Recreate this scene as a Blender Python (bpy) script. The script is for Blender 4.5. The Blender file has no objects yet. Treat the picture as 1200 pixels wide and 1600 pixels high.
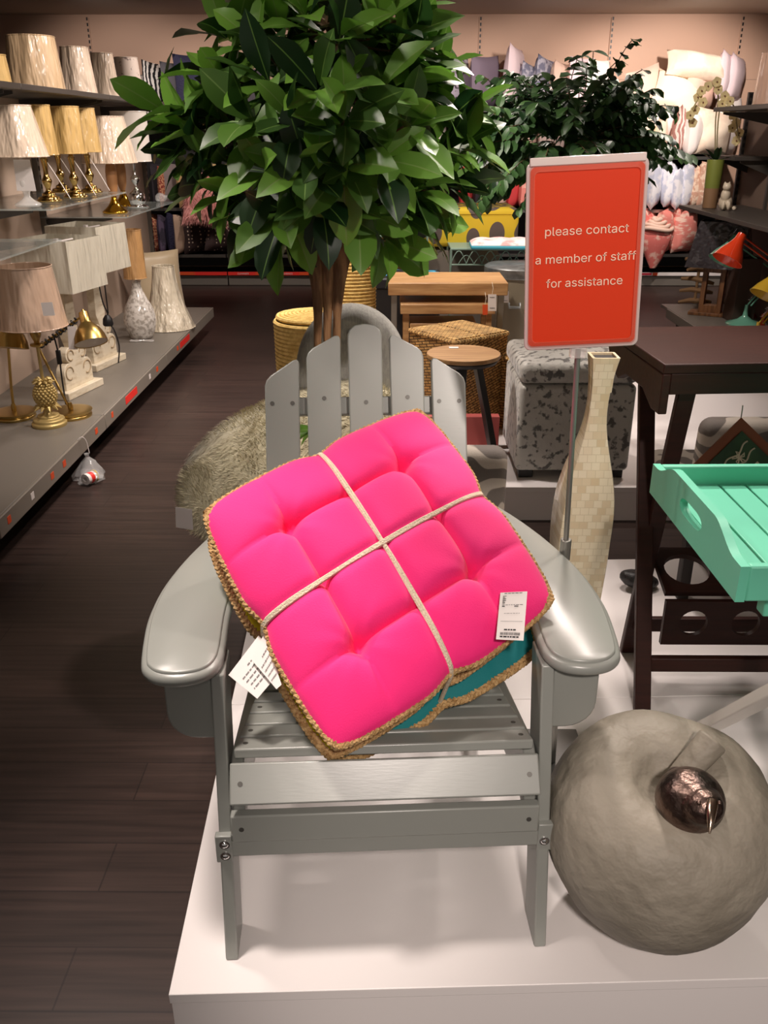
import bpy, bmesh, math, random
from mathutils import Vector, Matrix, noise
PI = math.pi
sc = bpy.context.scene
col = sc.collection
# ---------------------------------------------------------------- camera
FPX = 1370.0
PITCH = math.atan(595 / FPX)
YAW = math.atan(11 / math.hypot(FPX, 595))
EYE = Vector((0, 0, 1.5))
cd = bpy.data.cameras.new('camera'); cam = bpy.data.objects.new('camera', cd); col.objects.link(cam)
cd.sensor_fit = 'VERTICAL'; cd.sensor_height = 36; cd.sensor_width = 27; cd.lens = FPX / 1600 * 36
cd.clip_start = .05
cam.location = EYE; cam.rotation_euler = (PI / 2 - PITCH, 0, YAW)
sc.camera = cam
# ---------------------------------------------------------------- world, exposure, lamps of the shop ceiling and a few added fill spots
sc.view_settings.view_transform = 'Standard'; sc.view_settings.look = 'None'
sc.view_settings.gamma = 1; sc.view_settings.use_curve_mapping = False
sc.view_settings.exposure = 0.0
w = bpy.data.worlds.new('world'); sc.world = w; w.use_nodes = True
w.node_tree.nodes['Background'].inputs[0].default_value = (1.0, .90, .83, 1)
w.node_tree.nodes['Background'].inputs[1].default_value = .28
WARM = (1.0, .875, .80)
def spot(x, y, tx, ty, tz, power, size=70, rad=.05, blend=.6, color=WARM, z=2.48):
    l = bpy.data.lights.new('ceiling_or_fill_spot', 'SPOT'); o = bpy.data.objects.new('ceiling_or_fill_spot', l); col.objects.link(o)
    l.energy = power; l.spot_size = math.radians(size); l.spot_blend = blend; l.shadow_soft_size = rad; l.color = color
    o.location = (x, y, z)
    o.rotation_euler = (Vector((tx, ty, tz)) - Vector((x, y, z))).to_track_quat('-Z', 'Y').to_euler()
    return o
spot(.55, 2.9, .0, 1.35, .5, 150, 80, .09)              # behind and above the chair
spot(-.75, 1.2, .15, 1.25, .2, 18, 60, .08)
spot(-1.15, 1.95, -.05, 1.3, .3, 60, 62, .09)
spot(-.62, 1.25, -.38, 1.36, .7, 150, 34, .1, .8)      # added fill, straight down to brighten the left armrest           # left of the chair, lights apple and plinth
spot(.80, .25, .35, 1.63, 1.30, 125, 28, .06, .8)     # added narrow beam that brightens the sign alone
spot(-.95, 1.4, -.2, 2.05, 1.65, 24, 60, .06)        # on the crown of the tree
spot(1.5, 2.2, .9, 1.7, .3, 28, 85, .08)
spot(.9, 2.3, .4, 1.1, .2, 60, 75, .08)
spot(.2, -1.0, .40, 1.10, .24, 225, 32, .12, .7)    # behind the viewer, on the front of the chair and plinth
spot(-.45, 3.75, -.05, 4.1, .5, 165, 90, .08)
spot(1.75, 4.6, .5, 5.0, .6, 120, 95, .08)
spot(.15, 5.3, .3, 4.6, .5, 110, 95, .08)
spot(-.7, 2.7, -1.8, 4.2, .6, 60, 75, .1)  # added fill to brighten the near lamps on the left shelving
spot(-.45, 3.6, -1.85, 4.4, .8, 92, 90, .1)
spot(-.55, 5.0, -1.85, 5.2, .8, 85, 90, .1)
spot(-.55, 6.5, -1.85, 6.2, .8, 88, 90, .1)
spot(1.3, 5.6, 2.5, 6.6, .7, 110, 80, .08)
for x, p in ((-2.6, 70), (-1.2, 75), (.2, 80), (1.5, 90), (2.75, 190)):
    spot(x, 8.1, x, 9.75, 1.25, p, 95, .06)
# ---------------------------------------------------------------- pixel ray helper for finding real positions
def ray(px, py):
    a = (px - 600) / FPX; b = (800 - py) / FPX
    cp, sp = math.cos(PITCH), math.sin(PITCH)
    x, y, z = a, cp + b * sp, -sp + b * cp
    c, s = math.cos(YAW), math.sin(YAW)
    return Vector((c * x - s * y, s * x + c * y, z))
def atz(px, py, z): r = ray(px, py); return EYE + r * ((z - 1.5) / r.z)
def aty(px, py, y): r = ray(px, py); return EYE + r * (y / r.y)
def atx(px, py, x): r = ray(px, py); return EYE + r * (x / r.x)
# ---------------------------------------------------------------- materials
def lin(c): return tuple((v / 12.92 if v <= .04045 else ((v + .055) / 1.055) ** 2.4) for v in (q / 255 for q in c))
MATS = {}
def mat(name, rgb, rough=.5, metal=0, bump=0, bscale=80, rgb2=None, vscale=8, vdetail=3, stretch=None, coat=0, trans=0, alpha=1,
        sheen=0, lo=.4, hi=.6, sub=0, emit=0, wave=None, wdist=6, wdir='X', croh=.08, spec=.5, bstretch=None, island=0, bdist=.01):
    if name in MATS: return MATS[name]
    m = bpy.data.materials.new(name); m.use_nodes = True; MATS[name] = m
    N, L = m.node_tree.nodes, m.node_tree.links
    b = N['Principled BSDF']
    c = (*lin(rgb), 1)
    b.inputs['Base Color'].default_value = c
    b.inputs['Roughness'].default_value = rough; b.inputs['Metallic'].default_value = metal
    b.inputs['Coat Weight'].default_value = coat; b.inputs['Coat Roughness'].default_value = croh
    b.inputs['Transmission Weight'].default_value = trans; b.inputs['Alpha'].default_value = alpha
    b.inputs['Sheen Weight'].default_value = sheen; b.inputs['Specular IOR Level'].default_value = spec
    if sub: b.inputs['Subsurface Weight'].default_value = sub; b.inputs['Subsurface Radius'].default_value = (.02, .01, .005)
    if emit: b.inputs['Emission Color'].default_value = c; b.inputs['Emission Strength'].default_value = emit
    tc = N.new('ShaderNodeTexCoord')
    def mapped(st):
        if not st: return tc.outputs['Object']
        mp = N.new('ShaderNodeMapping'); mp.inputs['Scale'].default_value = st
        L.new(tc.outputs['Object'], mp.inputs['Vector']); return mp.outputs[0]
    if rgb2 is not None:
        if island:
            g = N.new('ShaderNodeNewGeometry'); fac = g.outputs['Random Per Island']
        elif wave:
            t = N.new('ShaderNodeTexWave'); t.wave_type = wave; t.inputs['Scale'].default_value = vscale
            t.inputs['Distortion'].default_value = wdist; t.bands_direction = wdir; t.inputs['Detail'].default_value = vdetail; fac = t.outputs['Fac']
            L.new(mapped(stretch), t.inputs['Vector'])
        else:
            t = N.new('ShaderNodeTexNoise'); t.inputs['Scale'].default_value = vscale; t.inputs['Detail'].default_value = vdetail
            L.new(mapped(stretch), t.inputs['Vector']); fac = t.outputs['Fac']
        r = N.new('ShaderNodeValToRGB'); r.color_ramp.elements[0].position = lo; r.color_ramp.elements[1].position = hi
        r.color_ramp.elements[0].color = c; r.color_ramp.elements[1].color = (*lin(rgb2), 1)
        L.new(fac, r.inputs[0]); L.new(r.outputs[0], b.inputs['Base Color'])
    if bump:
        t2 = N.new('ShaderNodeTexNoise'); t2.inputs['Scale'].default_value = bscale; t2.inputs['Detail'].default_value = 3
        L.new(mapped(bstretch), t2.inputs['Vector'])
        bp = N.new('ShaderNodeBump'); bp.inputs['Strength'].default_value = bump; bp.inputs['Distance'].default_value = bdist
        L.new(t2.outputs['Fac'], bp.inputs['Height'])
        L.new(bp.outputs[0], b.inputs['Normal'])
        if coat: L.new(bp.outputs[0], b.inputs['Coat Normal'])
    return m
def brickmat(name, c1, c2, mortar, sx, sy, msize=.02, rough=.4, rot=(0, 0, 0), bump=.2, grain=None, coat=0, offset=.5, bias=0):
    m = bpy.data.materials.new(name); m.use_nodes = True; MATS[name] = m
    N, L = m.node_tree.nodes, m.node_tree.links; b = N['Principled BSDF']
    b.inputs['Roughness'].default_value = rough; b.inputs['Coat Weight'].default_value = coat
    tc = N.new('ShaderNodeTexCoord'); mp = N.new('ShaderNodeMapping'); mp.inputs['Rotation'].default_value = rot
    L.new(tc.outputs['Object'], mp.inputs[0])
    t = N.new('ShaderNodeTexBrick'); t.inputs['Scale'].default_value = 1; t.inputs['Brick Width'].default_value = sx; t.inputs['Row Height'].default_value = sy
    t.inputs['Mortar Size'].default_value = msize; t.inputs['Color1'].default_value = (*lin(c1), 1); t.inputs['Color2'].default_value = (*lin(c2), 1)
    t.inputs['Mortar'].default_value = (*lin(mortar), 1); t.offset = offset; t.inputs['Bias'].default_value = bias
    L.new(mp.outputs[0], t.inputs['Vector'])
    out = t.outputs['Color']
    if grain:
        n = N.new('ShaderNodeTexNoise'); n.inputs['Scale'].default_value = 1; n.inputs['Detail'].default_value = 6
        mp2 = N.new('ShaderNodeMapping'); mp2.inputs['Scale'].default_value = grain; L.new(tc.outputs['Object'], mp2.inputs[0]); L.new(mp2.outputs[0], n.inputs[0])
        rr = N.new('ShaderNodeMapRange'); rr.inputs[1].default_value = .3; rr.inputs[2].default_value = .7; rr.inputs[3].default_value = .6; rr.inputs[4].default_value = 1.35
        L.new(n.outputs['Fac'], rr.inputs[0])
        mx = N.new('ShaderNodeVectorMath'); mx.operation = 'SCALE'; L.new(out, mx.inputs[0]); L.new(rr.outputs[0], mx.inputs['Scale']); out = mx.outputs[0]
    L.new(out, b.inputs['Base Color'])
    bp = N.new('ShaderNodeBump'); bp.inputs['Strength'].default_value = bump; bp.inputs['Distance'].default_value = .004
    inv = N.new('ShaderNodeMath'); inv.operation = 'SUBTRACT'; inv.inputs[0].default_value = 1; L.new(t.outputs['Fac'], inv.inputs[1])
    L.new(inv.outputs[0], bp.inputs['Height']); L.new(bp.outputs[0], b.inputs['Normal'])
    return m
# ---------------------------------------------------------------- mesh builder
def frame(origin, x, y, z): 
    return Matrix(((x[0], y[0], z[0], origin[0]), (x[1], y[1], z[1], origin[1]), (x[2], y[2], z[2], origin[2]), (0, 0, 0, 1)))
def T(x, y, z): return Matrix.Translation((x, y, z))
def R(a, ax='Z'): return Matrix.Rotation(math.radians(a), 4, ax)
class MB:
    def __init__(s, M=None): s.v = []; s.f = []; s.mi = []; s.M = M; s.cur = 0
    def add(s, vs, fs, M=None):
        o = len(s.v)
        for p in vs:
            p = Vector(p)
            if M is not None: p = M @ p
            if s.M is not None: p = s.M @ p
            s.v.append(p)
        for f in fs: s.f.append([i + o for i in f]); s.mi.append(s.cur)
        return s
    def box(s, c, d, M=None):
        x, y, z = c; a, b, h = d[0] / 2, d[1] / 2, d[2] / 2
        vs = [(x + i * a, y + j * b, z + k * h) for k in (-1, 1) for j in (-1, 1) for i in (-1, 1)]
        return s.add(vs, [(0, 2, 3, 1), (4, 5, 7, 6), (0, 1, 5, 4), (2, 6, 7, 3), (0, 4, 6, 2), (1, 3, 7, 5)], M)
    def beam(s, p0, p1, wd, ht, up=(0, 0, 1)):
        p0, p1, up = Vector(p0), Vector(p1), Vector(up); d = p1 - p0; y = d.normalized(); x = y.cross(up).normalized(); z = x.cross(y)
        return s.box((0, d.length / 2, 0), (wd, d.length, ht), frame(p0, x, y, z))
    def tube(s, pts, r, seg=8, closed=False, M=None):
        pts = [Vector(p) for p in pts]; n = len(pts); vs = []; fs = []
        up = None
        for i, p in enumerate(pts):
            if closed: t = pts[(i + 1) % n] - pts[i - 1]
            else: t = pts[min(i + 1, n - 1)] - pts[max(i - 1, 0)]
            t = t.normalized() if t.length > 1e-9 else Vector((0, 0, 1))
            if up is None: up = Vector((0, 0, 1)) if abs(t.z) < .9 else Vector((1, 0, 0))
            a = t.cross(up); a = a.normalized() if a.length > 1e-6 else t.orthogonal().normalized()
            b = a.cross(t).normalized(); up = b
            rr = r[i] if isinstance(r, (list, tuple)) else r
            for k in range(seg):
                an = 2 * PI * k / seg; vs.append(p + a * (math.cos(an) * rr) + b * (math.sin(an) * rr))
        for i in range(n if closed else n - 1):
            j = (i + 1) % n
            for k in range(seg):
                k2 = (k + 1) % seg; fs.append((i * seg + k, i * seg + k2, j * seg + k2, j * seg + k))
        if not closed: fs += [tuple(range(seg))[::-1], tuple((n - 1) * seg + k for k in range(seg))]
        return s.add(vs, fs, M)
    def lathe(s, prof, seg=24, M=None, cap=True, close=False):
        vs = []; fs = []; n = len(prof)
        for r, z in prof:
            for k in range(seg): a = 2 * PI * k / seg; vs.append((r * math.cos(a), r * math.sin(a), z))
        for i in range(n if close else n - 1):
            j = (i + 1) % n
            for k in range(seg): k2 = (k + 1) % seg; fs.append((i * seg + k, i * seg + k2, j * seg + k2, j * seg + k))
        if cap and not close:
            if prof[0][0] > 1e-5: fs.append(tuple(range(seg))[::-1])
            if prof[-1][0] > 1e-5: fs.append(tuple((n - 1) * seg + k for k in range(seg)))
        return s.add(vs, fs, M)
    def cyl(s, p0, p1, r, seg=16, r1=None):
        p0, p1 = Vector(p0), Vector(p1)
        return s.tube([p0, p1], [r, r if r1 is None else r1], seg)
    def prism(s, out, t, M=None, z0=0):
        n = len(out); vs = [(x, y, z0) for x, y in out] + [(x, y, z0 + t) for x, y in out]
        fs = [tuple(range(n))[::-1], tuple(range(n, 2 * n))] + [(i, (i + 1) % n, n + (i + 1) % n, n + i) for i in range(n)]
        return s.add(vs, fs, M)
    def loft(s, rings, M=None, cap=True):
        n = len(rings[0]); vs = [p for r in rings for p in r]; fs = []
        for i in range(len(rings) - 1):
            for k in range(n): k2 = (k + 1) % n; fs.append((i * n + k, i * n + k2, (i + 1) * n + k2, (i + 1) * n + k))
        if cap: fs += [tuple(range(n))[::-1], tuple((len(rings) - 1) * n + k for k in range(n))]
        return s.add(vs, fs, M)
    def grid(s, fn, nu, nv, M=None):
        vs = [fn(i / nu, j / nv) for j in range(nv + 1) for i in range(nu + 1)]
        fs = [(j * (nu + 1) + i, j * (nu + 1) + i + 1, (j + 1) * (nu + 1) + i + 1, (j + 1) * (nu + 1) + i) for j in range(nv) for i in range(nu)]
        return s.add(vs, fs, M)
    def ball(s, c, r, seg=12, M=None):
        rx, ry, rz = r if isinstance(r, (tuple, list)) else (r, r, r); n = max(6, seg // 2 + 2)
        Mx = T(*c) @ Matrix.Diagonal((rx, ry, rz, 1))
        if M is not None: Mx = M @ Mx
        return s.lathe([(math.sin(PI * i / n), -math.cos(PI * i / n)) for i in range(n + 1)], seg, Mx)
ORG = {}
FONT = None
try: FONT = bpy.data.fonts.load(bpy.utils.system_resource('DATAFILES', path='fonts') + '/Inter.woff2')
except Exception: pass
def shade(me, ang=38):
    bm = bmesh.new(); bm.from_mesh(me); bmesh.ops.remove_doubles(bm, verts=bm.verts, dist=1e-6)
    bmesh.ops.recalc_face_normals(bm, faces=bm.faces)
    for f in bm.faces: f.smooth = True
    la = math.radians(ang)
    for e in bm.edges:
        if len(e.link_faces) == 2: e.smooth = e.calc_face_angle(0) < la
    bm.to_mesh(me); bm.free()
def tag(o, label, cat, group=None, kind=None):
    o['label'] = label; o['category'] = cat
    if group: o['group'] = group
    if kind: o['kind'] = kind
    return o
def thing(name, loc, label, cat, group=None):
    o = bpy.data.objects.new(name, None); col.objects.link(o); o.location = loc; o.empty_display_size = .05
    ORG[o.name] = Vector(loc); tag(o, label, cat, group); return o
def obj(name, mb, m, parent=None, loc=(0, 0, 0), bevel=0, ang=38, label=None, seg=2, raw=False, local=False, merge=True):
    """one mesh object; vertices are given in world space and moved to the object's origin"""
    org = Vector(loc)
    if parent is not None: org = ORG[parent.name]
    me = bpy.data.meshes.new(name)
    me.from_pydata([tuple(p - org) if not local else tuple(p) for p in mb.v], [], mb.f)
    ms = m if isinstance(m, (list, tuple)) else [m]
    for q in ms: me.materials.append(q)
    if len(ms) > 1: me.polygons.foreach_set('material_index', mb.mi)
    if not raw: shade(me, ang)
    o = bpy.data.objects.new(name, me); col.objects.link(o)
    if parent is not None: o.parent = parent
    else: o.location = loc
    ORG[o.name] = org
    if bevel:
        b = o.modifiers.new('bevel', 'BEVEL'); b.width = bevel; b.segments = seg; b.limit_method = 'ANGLE'; b.angle_limit = math.radians(40)
    if label: o['label'] = label
    return o
def struct(name, mb, m, parent=None, **k):
    o = obj(name, mb, m, parent, **k)
    if parent is None: o['kind'] = 'structure'
    return o
def text_part(name, txt, size, M, m, parent, extrude=.0004, align='CENTER', sx=1):
    cu = bpy.data.curves.new(name, 'FONT'); cu.body = txt; cu.font = FONT or cu.font; cu.size = size; cu.extrude = extrude; cu.align_x = align; cu.align_y = 'CENTER'; cu.resolution_u = 3
    tmp = bpy.data.objects.new(name, cu); col.objects.link(tmp)
    bpy.context.view_layer.update()
    me = bpy.data.meshes.new_from_object(tmp.evaluated_get(bpy.context.evaluated_depsgraph_get()))
    bpy.data.objects.remove(tmp)
    mb = MB(M); mb.add([(v.co.x * sx, v.co.y, v.co.z) for v in me.vertices], [tuple(p.vertices) for p in me.polygons])
    o = obj(name, mb, m, parent, raw=True); return o
def roundrect(w, h, r, n=5, cx=0, cy=0):
    out = []
    for qx, qy, a0 in ((1, 1, 0), (-1, 1, 90), (-1, -1, 180), (1, -1, 270)):
        for i in range(n + 1):
            a = math.radians(a0 + 90 * i / n); out.append((cx + qx * (w / 2 - r) + r * math.cos(a), cy + qy * (h / 2 - r) + r * math.sin(a)))
    return out
def spline(pts, n=6):
    pts = [Vector(p) for p in pts]; out = []
    for i in range(len(pts) - 1):
        p0, p1, p2, p3 = pts[max(i - 1, 0)], pts[i], pts[i + 1], pts[min(i + 2, len(pts) - 1)]
        for k in range(n):
            t = k / n; out.append(.5 * ((2 * p1) + (p2 - p0) * t + (2 * p0 - 5 * p1 + 4 * p2 - p3) * t * t + (3 * p1 - p0 - 3 * p2 + p3) * t ** 3))
    out.append(pts[-1]); return out
def pillow_mb(w, h, t, M, n=14, pinch=.07, seed=0, sag=0, lump=.06, disc=0):
    """throw pillow, w along x, h along z, thickness along y, bottom middle at the origin"""
    mb = MB(M)
    def pt(u, v, sgn):
        a, b = u * 2 - 1, v * 2 - 1
        e = max(0, (1 - a * a)) * max(0, (1 - b * b))
        x = w / 2 * a * (1 - pinch * (1 - b * b)); z = h / 2 * b * (1 - pinch * (1 - a * a)) + h / 2
        if disc:
            k = disc; x = w / 2 * a * ((1 - k) + k * math.sqrt(1 - b * b / 2)); z = h / 2 * b * ((1 - k) + k * math.sqrt(1 - a * a / 2)) + h / 2
        q = e ** .42
        y = sgn * t / 2 * q * (1 + lump * 3 * noise.noise(Vector((a * 1.3 + seed * 3.1, b * 1.3, seed + sgn))))
        z -= sag * (1 - abs(a)) * max(0, b)
        y += lump * .35 * t * noise.noise(Vector((a * 2, b * 2, seed * 1.7)))
        return (x, y, z)
    mb.grid(lambda u, v: pt(u, v, 1), n, n); mb.grid(lambda u, v: pt(u, v, -1), n, n)
    return mb
# ================================================================ materials
wall_m = mat('wall_paint', (186, 152, 130), .65, bump=.05, bscale=300)
ceil_m = mat('ceiling_paint', (176, 162, 148), .8)
floor_m = brickmat('dark_plank_floor', (60, 46, 41), (52, 40, 36), (40, 30, 27), 1.25, .14, .002, .4, grain=(2.5, 60, 1), bump=.05)
blk = mat('black_shelf', (26, 23, 23), .45)
blkg = mat('black_gloss', (18, 17, 18), .25)
gry = mat('grey_shelf_metal', (118, 112, 104), .42)
gry2 = mat('grey_fascia', (132, 124, 114), .4)
dkg = mat('dark_grey_metal', (70, 65, 60), .45)
beige = mat('gondola_back_panel', (190, 168, 150), .6)
steel = mat('steel', (176, 174, 170), .3, 1)
chrome = mat('chrome', (225, 225, 225), .08, 1)
glass = mat('shelf_glass', (205, 215, 210), .05, trans=.0, alpha=.42, coat=1, croh=.02)
clear = mat('clear_plastic', (245, 245, 245), .12, alpha=.28, coat=1, bump=.5, bscale=30)
white = mat('white_paper', (236, 228, 224), .6)
whitem = mat('white_plinth_laminate', (240, 234, 232), .3, spec=.4)
red = mat('red_ticket', (236, 52, 44), .45)
orange_t = mat('orange_ticket', (226, 84, 40), .45)
ink = mat('black_ink', (45, 42, 44), .6)
inkg = mat('grey_ink', (120, 116, 116), .6)
# ================================================================ room
b = MB(); b.box((.5, 4.2, -.05), (12, 11.6, .1)); struct('floor', b, floor_m)
b = MB(); b.box((.5, 9.95, 1.3), (12, .1, 2.6)); struct('wall_back', b, wall_m)
b = MB(); b.box((-5.45, 4.2, 1.3), (.1, 11.4, 2.6)); struct('wall_left', b, wall_m)
b = MB(); b.box((6.45, 4.2, 1.3), (.1, 11.4, 2.6)); struct('wall_right', b, wall_m)
b = MB(); b.box((.5, 4.2, 2.61), (12, 11.6, .1)); struct('ceiling', b, ceil_m)
n = 0
for z in (1.98, 1.36, .74):                                   # joints of the wall panels
    n += 1; b = MB(); b.box((.5, 9.899, z), (11.6, .004, .004)); struct('trim_%d' % n, b, mat('panel_joint', (150, 126, 110), .8))
BX = [-4.31, -3.015, -1.715, -.416, .884, 2.189, 3.472]
for x in BX:                                                  # slotted uprights
    n += 1; b = MB(); b.box((x, 9.893, 1.28), (.03, .012, 2.5)); b.cur = 1
    for k in range(50): b.box((x, 9.886, .07 + k * .05), (.014, .006, .028))
    struct('trim_%d' % n, b, [wall_m, blk])
# ================================================================ long shelving against the back wall
BACK_SH = {0: (.317, .779, 1.62), 1: (.317, .779, 1.62), 2: (.317, .779, 1.62), 3: (.328, .772, 1.266, 1.70), 4: (.328, .764, 1.266, 1.70), 5: (.328, .764, 1.266)}
blab = ['black shelving bay at the far left behind the lamp shelves', 'black shelving bay holding the brown polka dot cushions and pink fur cushion',
        'black shelving bay behind the leafy tree, red clearance strip along its base', 'black shelving bay behind the yellow patterned cushion and tree crowns',
        'black shelving bay behind the dark small-leaved tree, lavender cushions along its top', 'black shelving bay of cream, white and coral cushions right of the orange sign']
for i in range(6):
    x0, x1 = BX[i] + .006, BX[i + 1] - .006; xc = (x0 + x1) / 2; wd = x1 - x0
    t = thing('shelving_bay', (xc, 9.65, 0), blab[i], 'shelving', 'shelving bays along the back wall')
    b = MB(); b.box((xc, 9.47, .055), (wd, .02, .1)); obj('kick_plate', b, gry, t, bevel=.002)
    b = MB(); b.box((xc, 9.66, .125), (wd, .42, .03)); obj('deck', b, blkg, t, bevel=.003)
    b = MB(); b.box((xc, 9.443, .127), (wd, .006, .034)); s = obj('ticket_strip', b, white if i == 5 else red, t)
    b = MB(); b.box((xc, 9.872, .9), (wd, .01, 1.5)); obj('back_panel', b, blk, t)  # black panel stands in for the dark shadow behind the cushion tiers
    for z in BACK_SH[i]:
        b = MB(); b.box((xc, 9.66, z - .014), (wd, .42, .028)); b.cur = 1; b.box((xc, 9.446, z - .012), (wd, .008, .03)); obj('shelf', b, [blk, dkg if i < 4 else steel], t)
    z0 = .127
    if i in (1, 2):
        for k, xx in enumerate((x0 + .16, x0 + .62)):
            b = MB(); b.box((x0 + .16 + .23 + k * .46, 9.4385, z0), (.2, .003, .03)); obj('ticket', b, orange_t, t, label='orange ticket strip')
            o = text_part('clearance_lettering', 'CLEARANCE', .034, frame((xx, 9.438, z0), (1, 0, 0), (0, 0, 1), (0, -1, 0)), white, t, sx=.85)
    if i == 5:
        b = MB(); b.box((x0 + .33, 9.4385, z0), (.42, .003, .022)); obj('ticket', b, mat('pink_ticket', (226, 62, 84), .5), t, label='pink red ticket strip')
        b = MB(); b.box((x0 + .575, 9.4385, z0), (.05, .003, .03)); obj('ticket', b, orange_t, t, label='small orange ticket')
# ================================================================ lamp shelving along the left
def gondola(y0, y1, label, shelves, post=None):
    yc = (y0 + y1) / 2; L = y1 - y0 - .006
    t = thing('lamp_shelving', (-1.8, yc, 0), label, 'shelving', 'lamp shelving along the left')
    ye = y1 if post is None else post
    b = MB(); b.box((-2.11, (y0 + ye) / 2, .86), (.02, ye - y0 - .004, 1.66)); obj('back_panel', b, beige, t)
    b = MB(); b.box((-1.77, yc, .188), (.66, L, .024)); obj('deck', b, gry, t, bevel=.003)
    b = MB(); b.beam((-1.432, y0 + .003, .163), (-1.432, y1 - .003, .163), .012, .075); f = obj('fascia', b, gry2, t, bevel=.003)
    b = MB(); b.box((-1.62, yc, .065), (.02, L, .13)); obj('kick_plate', b, blk, t)
    for kind, z, xf, a, c in shelves:
        b = MB(); yy = (a + c) / 2
        if kind == 'metal':
            b.box((xf / 2 - 1.05, yy, z - .012), (2.1 + xf, c - a - .004, .024)); obj('shelf', b, dkg, t, bevel=.002)
        else:
            b.box((xf / 2 - 1.05, yy, z - .004), (2.1 + xf, c - a - .004, .008)); obj('glass_shelf', b, glass, t, label='glass shelf')
        for q in (a + .05, c - .05):
            b = MB(); b.prism([(-2.1, z - .13), (-2.1, z - .026), (xf - .06, z - .026), (xf - .06, z - .04)] if kind == 'metal' else [(-2.1, z - .1), (-2.1, z - .009), (xf - .1, z - .009), (xf - .1, z - .02)], .006, frame((0, q, 0), (1, 0, 0), (0, 0, 1), (0, -1, 0)))
            obj('bracket', b, dkg, t)
    for q in [y0 + .02] + ([post] if post else []):
        b = MB(); b.box((-2.085, q, .86), (.03, .035, 1.66)); b.cur = 1
        for k in range(33): b.box((-2.069, q, .1 + k * .05), (.004, .012, .026))
        obj('upright', b, [gry, blk], t)
    return t
g0 = gondola(2.9, 4.2, 'nearest section of lamp shelving at the left edge, grey deck holding gold lamps', [('metal', 1.69, -1.6, 2.9, 4.2), ('glass', 1.05, -1.5, 2.9, 4.15)])
g1 = gondola(4.2, 5.5, 'middle section of lamp shelving, deck holding the carved white wooden lamps', [('metal', 1.69, -1.6, 4.2, 5.5), ('glass', 1.175, -1.55, 4.2, 5.45)])
g2 = gondola(5.5, 7.12, 'far section of lamp shelving, deck holding the speckled glass lamp and beige cushion', [('metal', 1.69, -1.6, 5.5, 7.0), ('glass', 1.03, -1.58, 5.5, 6.75)], 7.95)
for (p0, g, ln, mm, nm) in (((195, 617), g1, .23, red, 0), ((281, 537), g2, .3, red, 0), ((8, 794), g0, .03, orange_t, 1), ((45, 757), g0, .03, white, 1), ((76, 725), g0, .035, orange_t, 1), ((95, 705), g0, .035, orange_t, 1),
                            ((146, 655), g1, .035, orange_t, 1), ((172, 633), g1, .03, orange_t, 1), ((232, 579), g1, .03, white, 1), ((243, 566), g1, .04, orange_t, 1), ((276, 540), g2, .04, orange_t, 1)):
    q = atx(*p0, -1.426); b = MB(); b.box((-1.4255, q.y + ln / 2, .166), (.002, ln, .04 if not nm else .028)); obj('ticket', b, mm, g, label='red ticket strip' if not nm else None)
# ================================================================ white display plinths
def plinth(name, x0, x1, y0, y1, h, rot, label):
    Mx = T(x0, y0, 0) @ R(rot); L, D = x1 - x0, y1 - y0
    t = thing(name, (x0, y0, 0), label, 'plinth', 'white display plinths')
    b = MB(Mx); b.box((L / 2, D / 2, (h - .022) / 2), (L - .006, D - .006, h - .022)); obj('body', b, whitem, t)
    b = MB(Mx); b.box((L / 2, D / 2, h - .011), (L, D, .022)); obj('top_board', b, whitem, t, bevel=.0015)
    return t
plinth('display_plinth', -.375, 2.3, 1.04, 1.865, .15, 2.2, 'white low plinth under the grey wooden armchair and stone apple')
a_ = math.radians(2.2)
plinth('display_plinth', -.375 - .826 * math.sin(a_), 2.3, 1.04 + .826 * math.cos(a_), 2.66, .15, 2.2, 'white low plinth behind the armchair, under the vase and brown tray table')
plinth('display_plinth', -.58, 2.3, 3.37, 6.3, .15, 0, 'white low plinth further back, under the silver velvet footstool and baskets')
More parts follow.
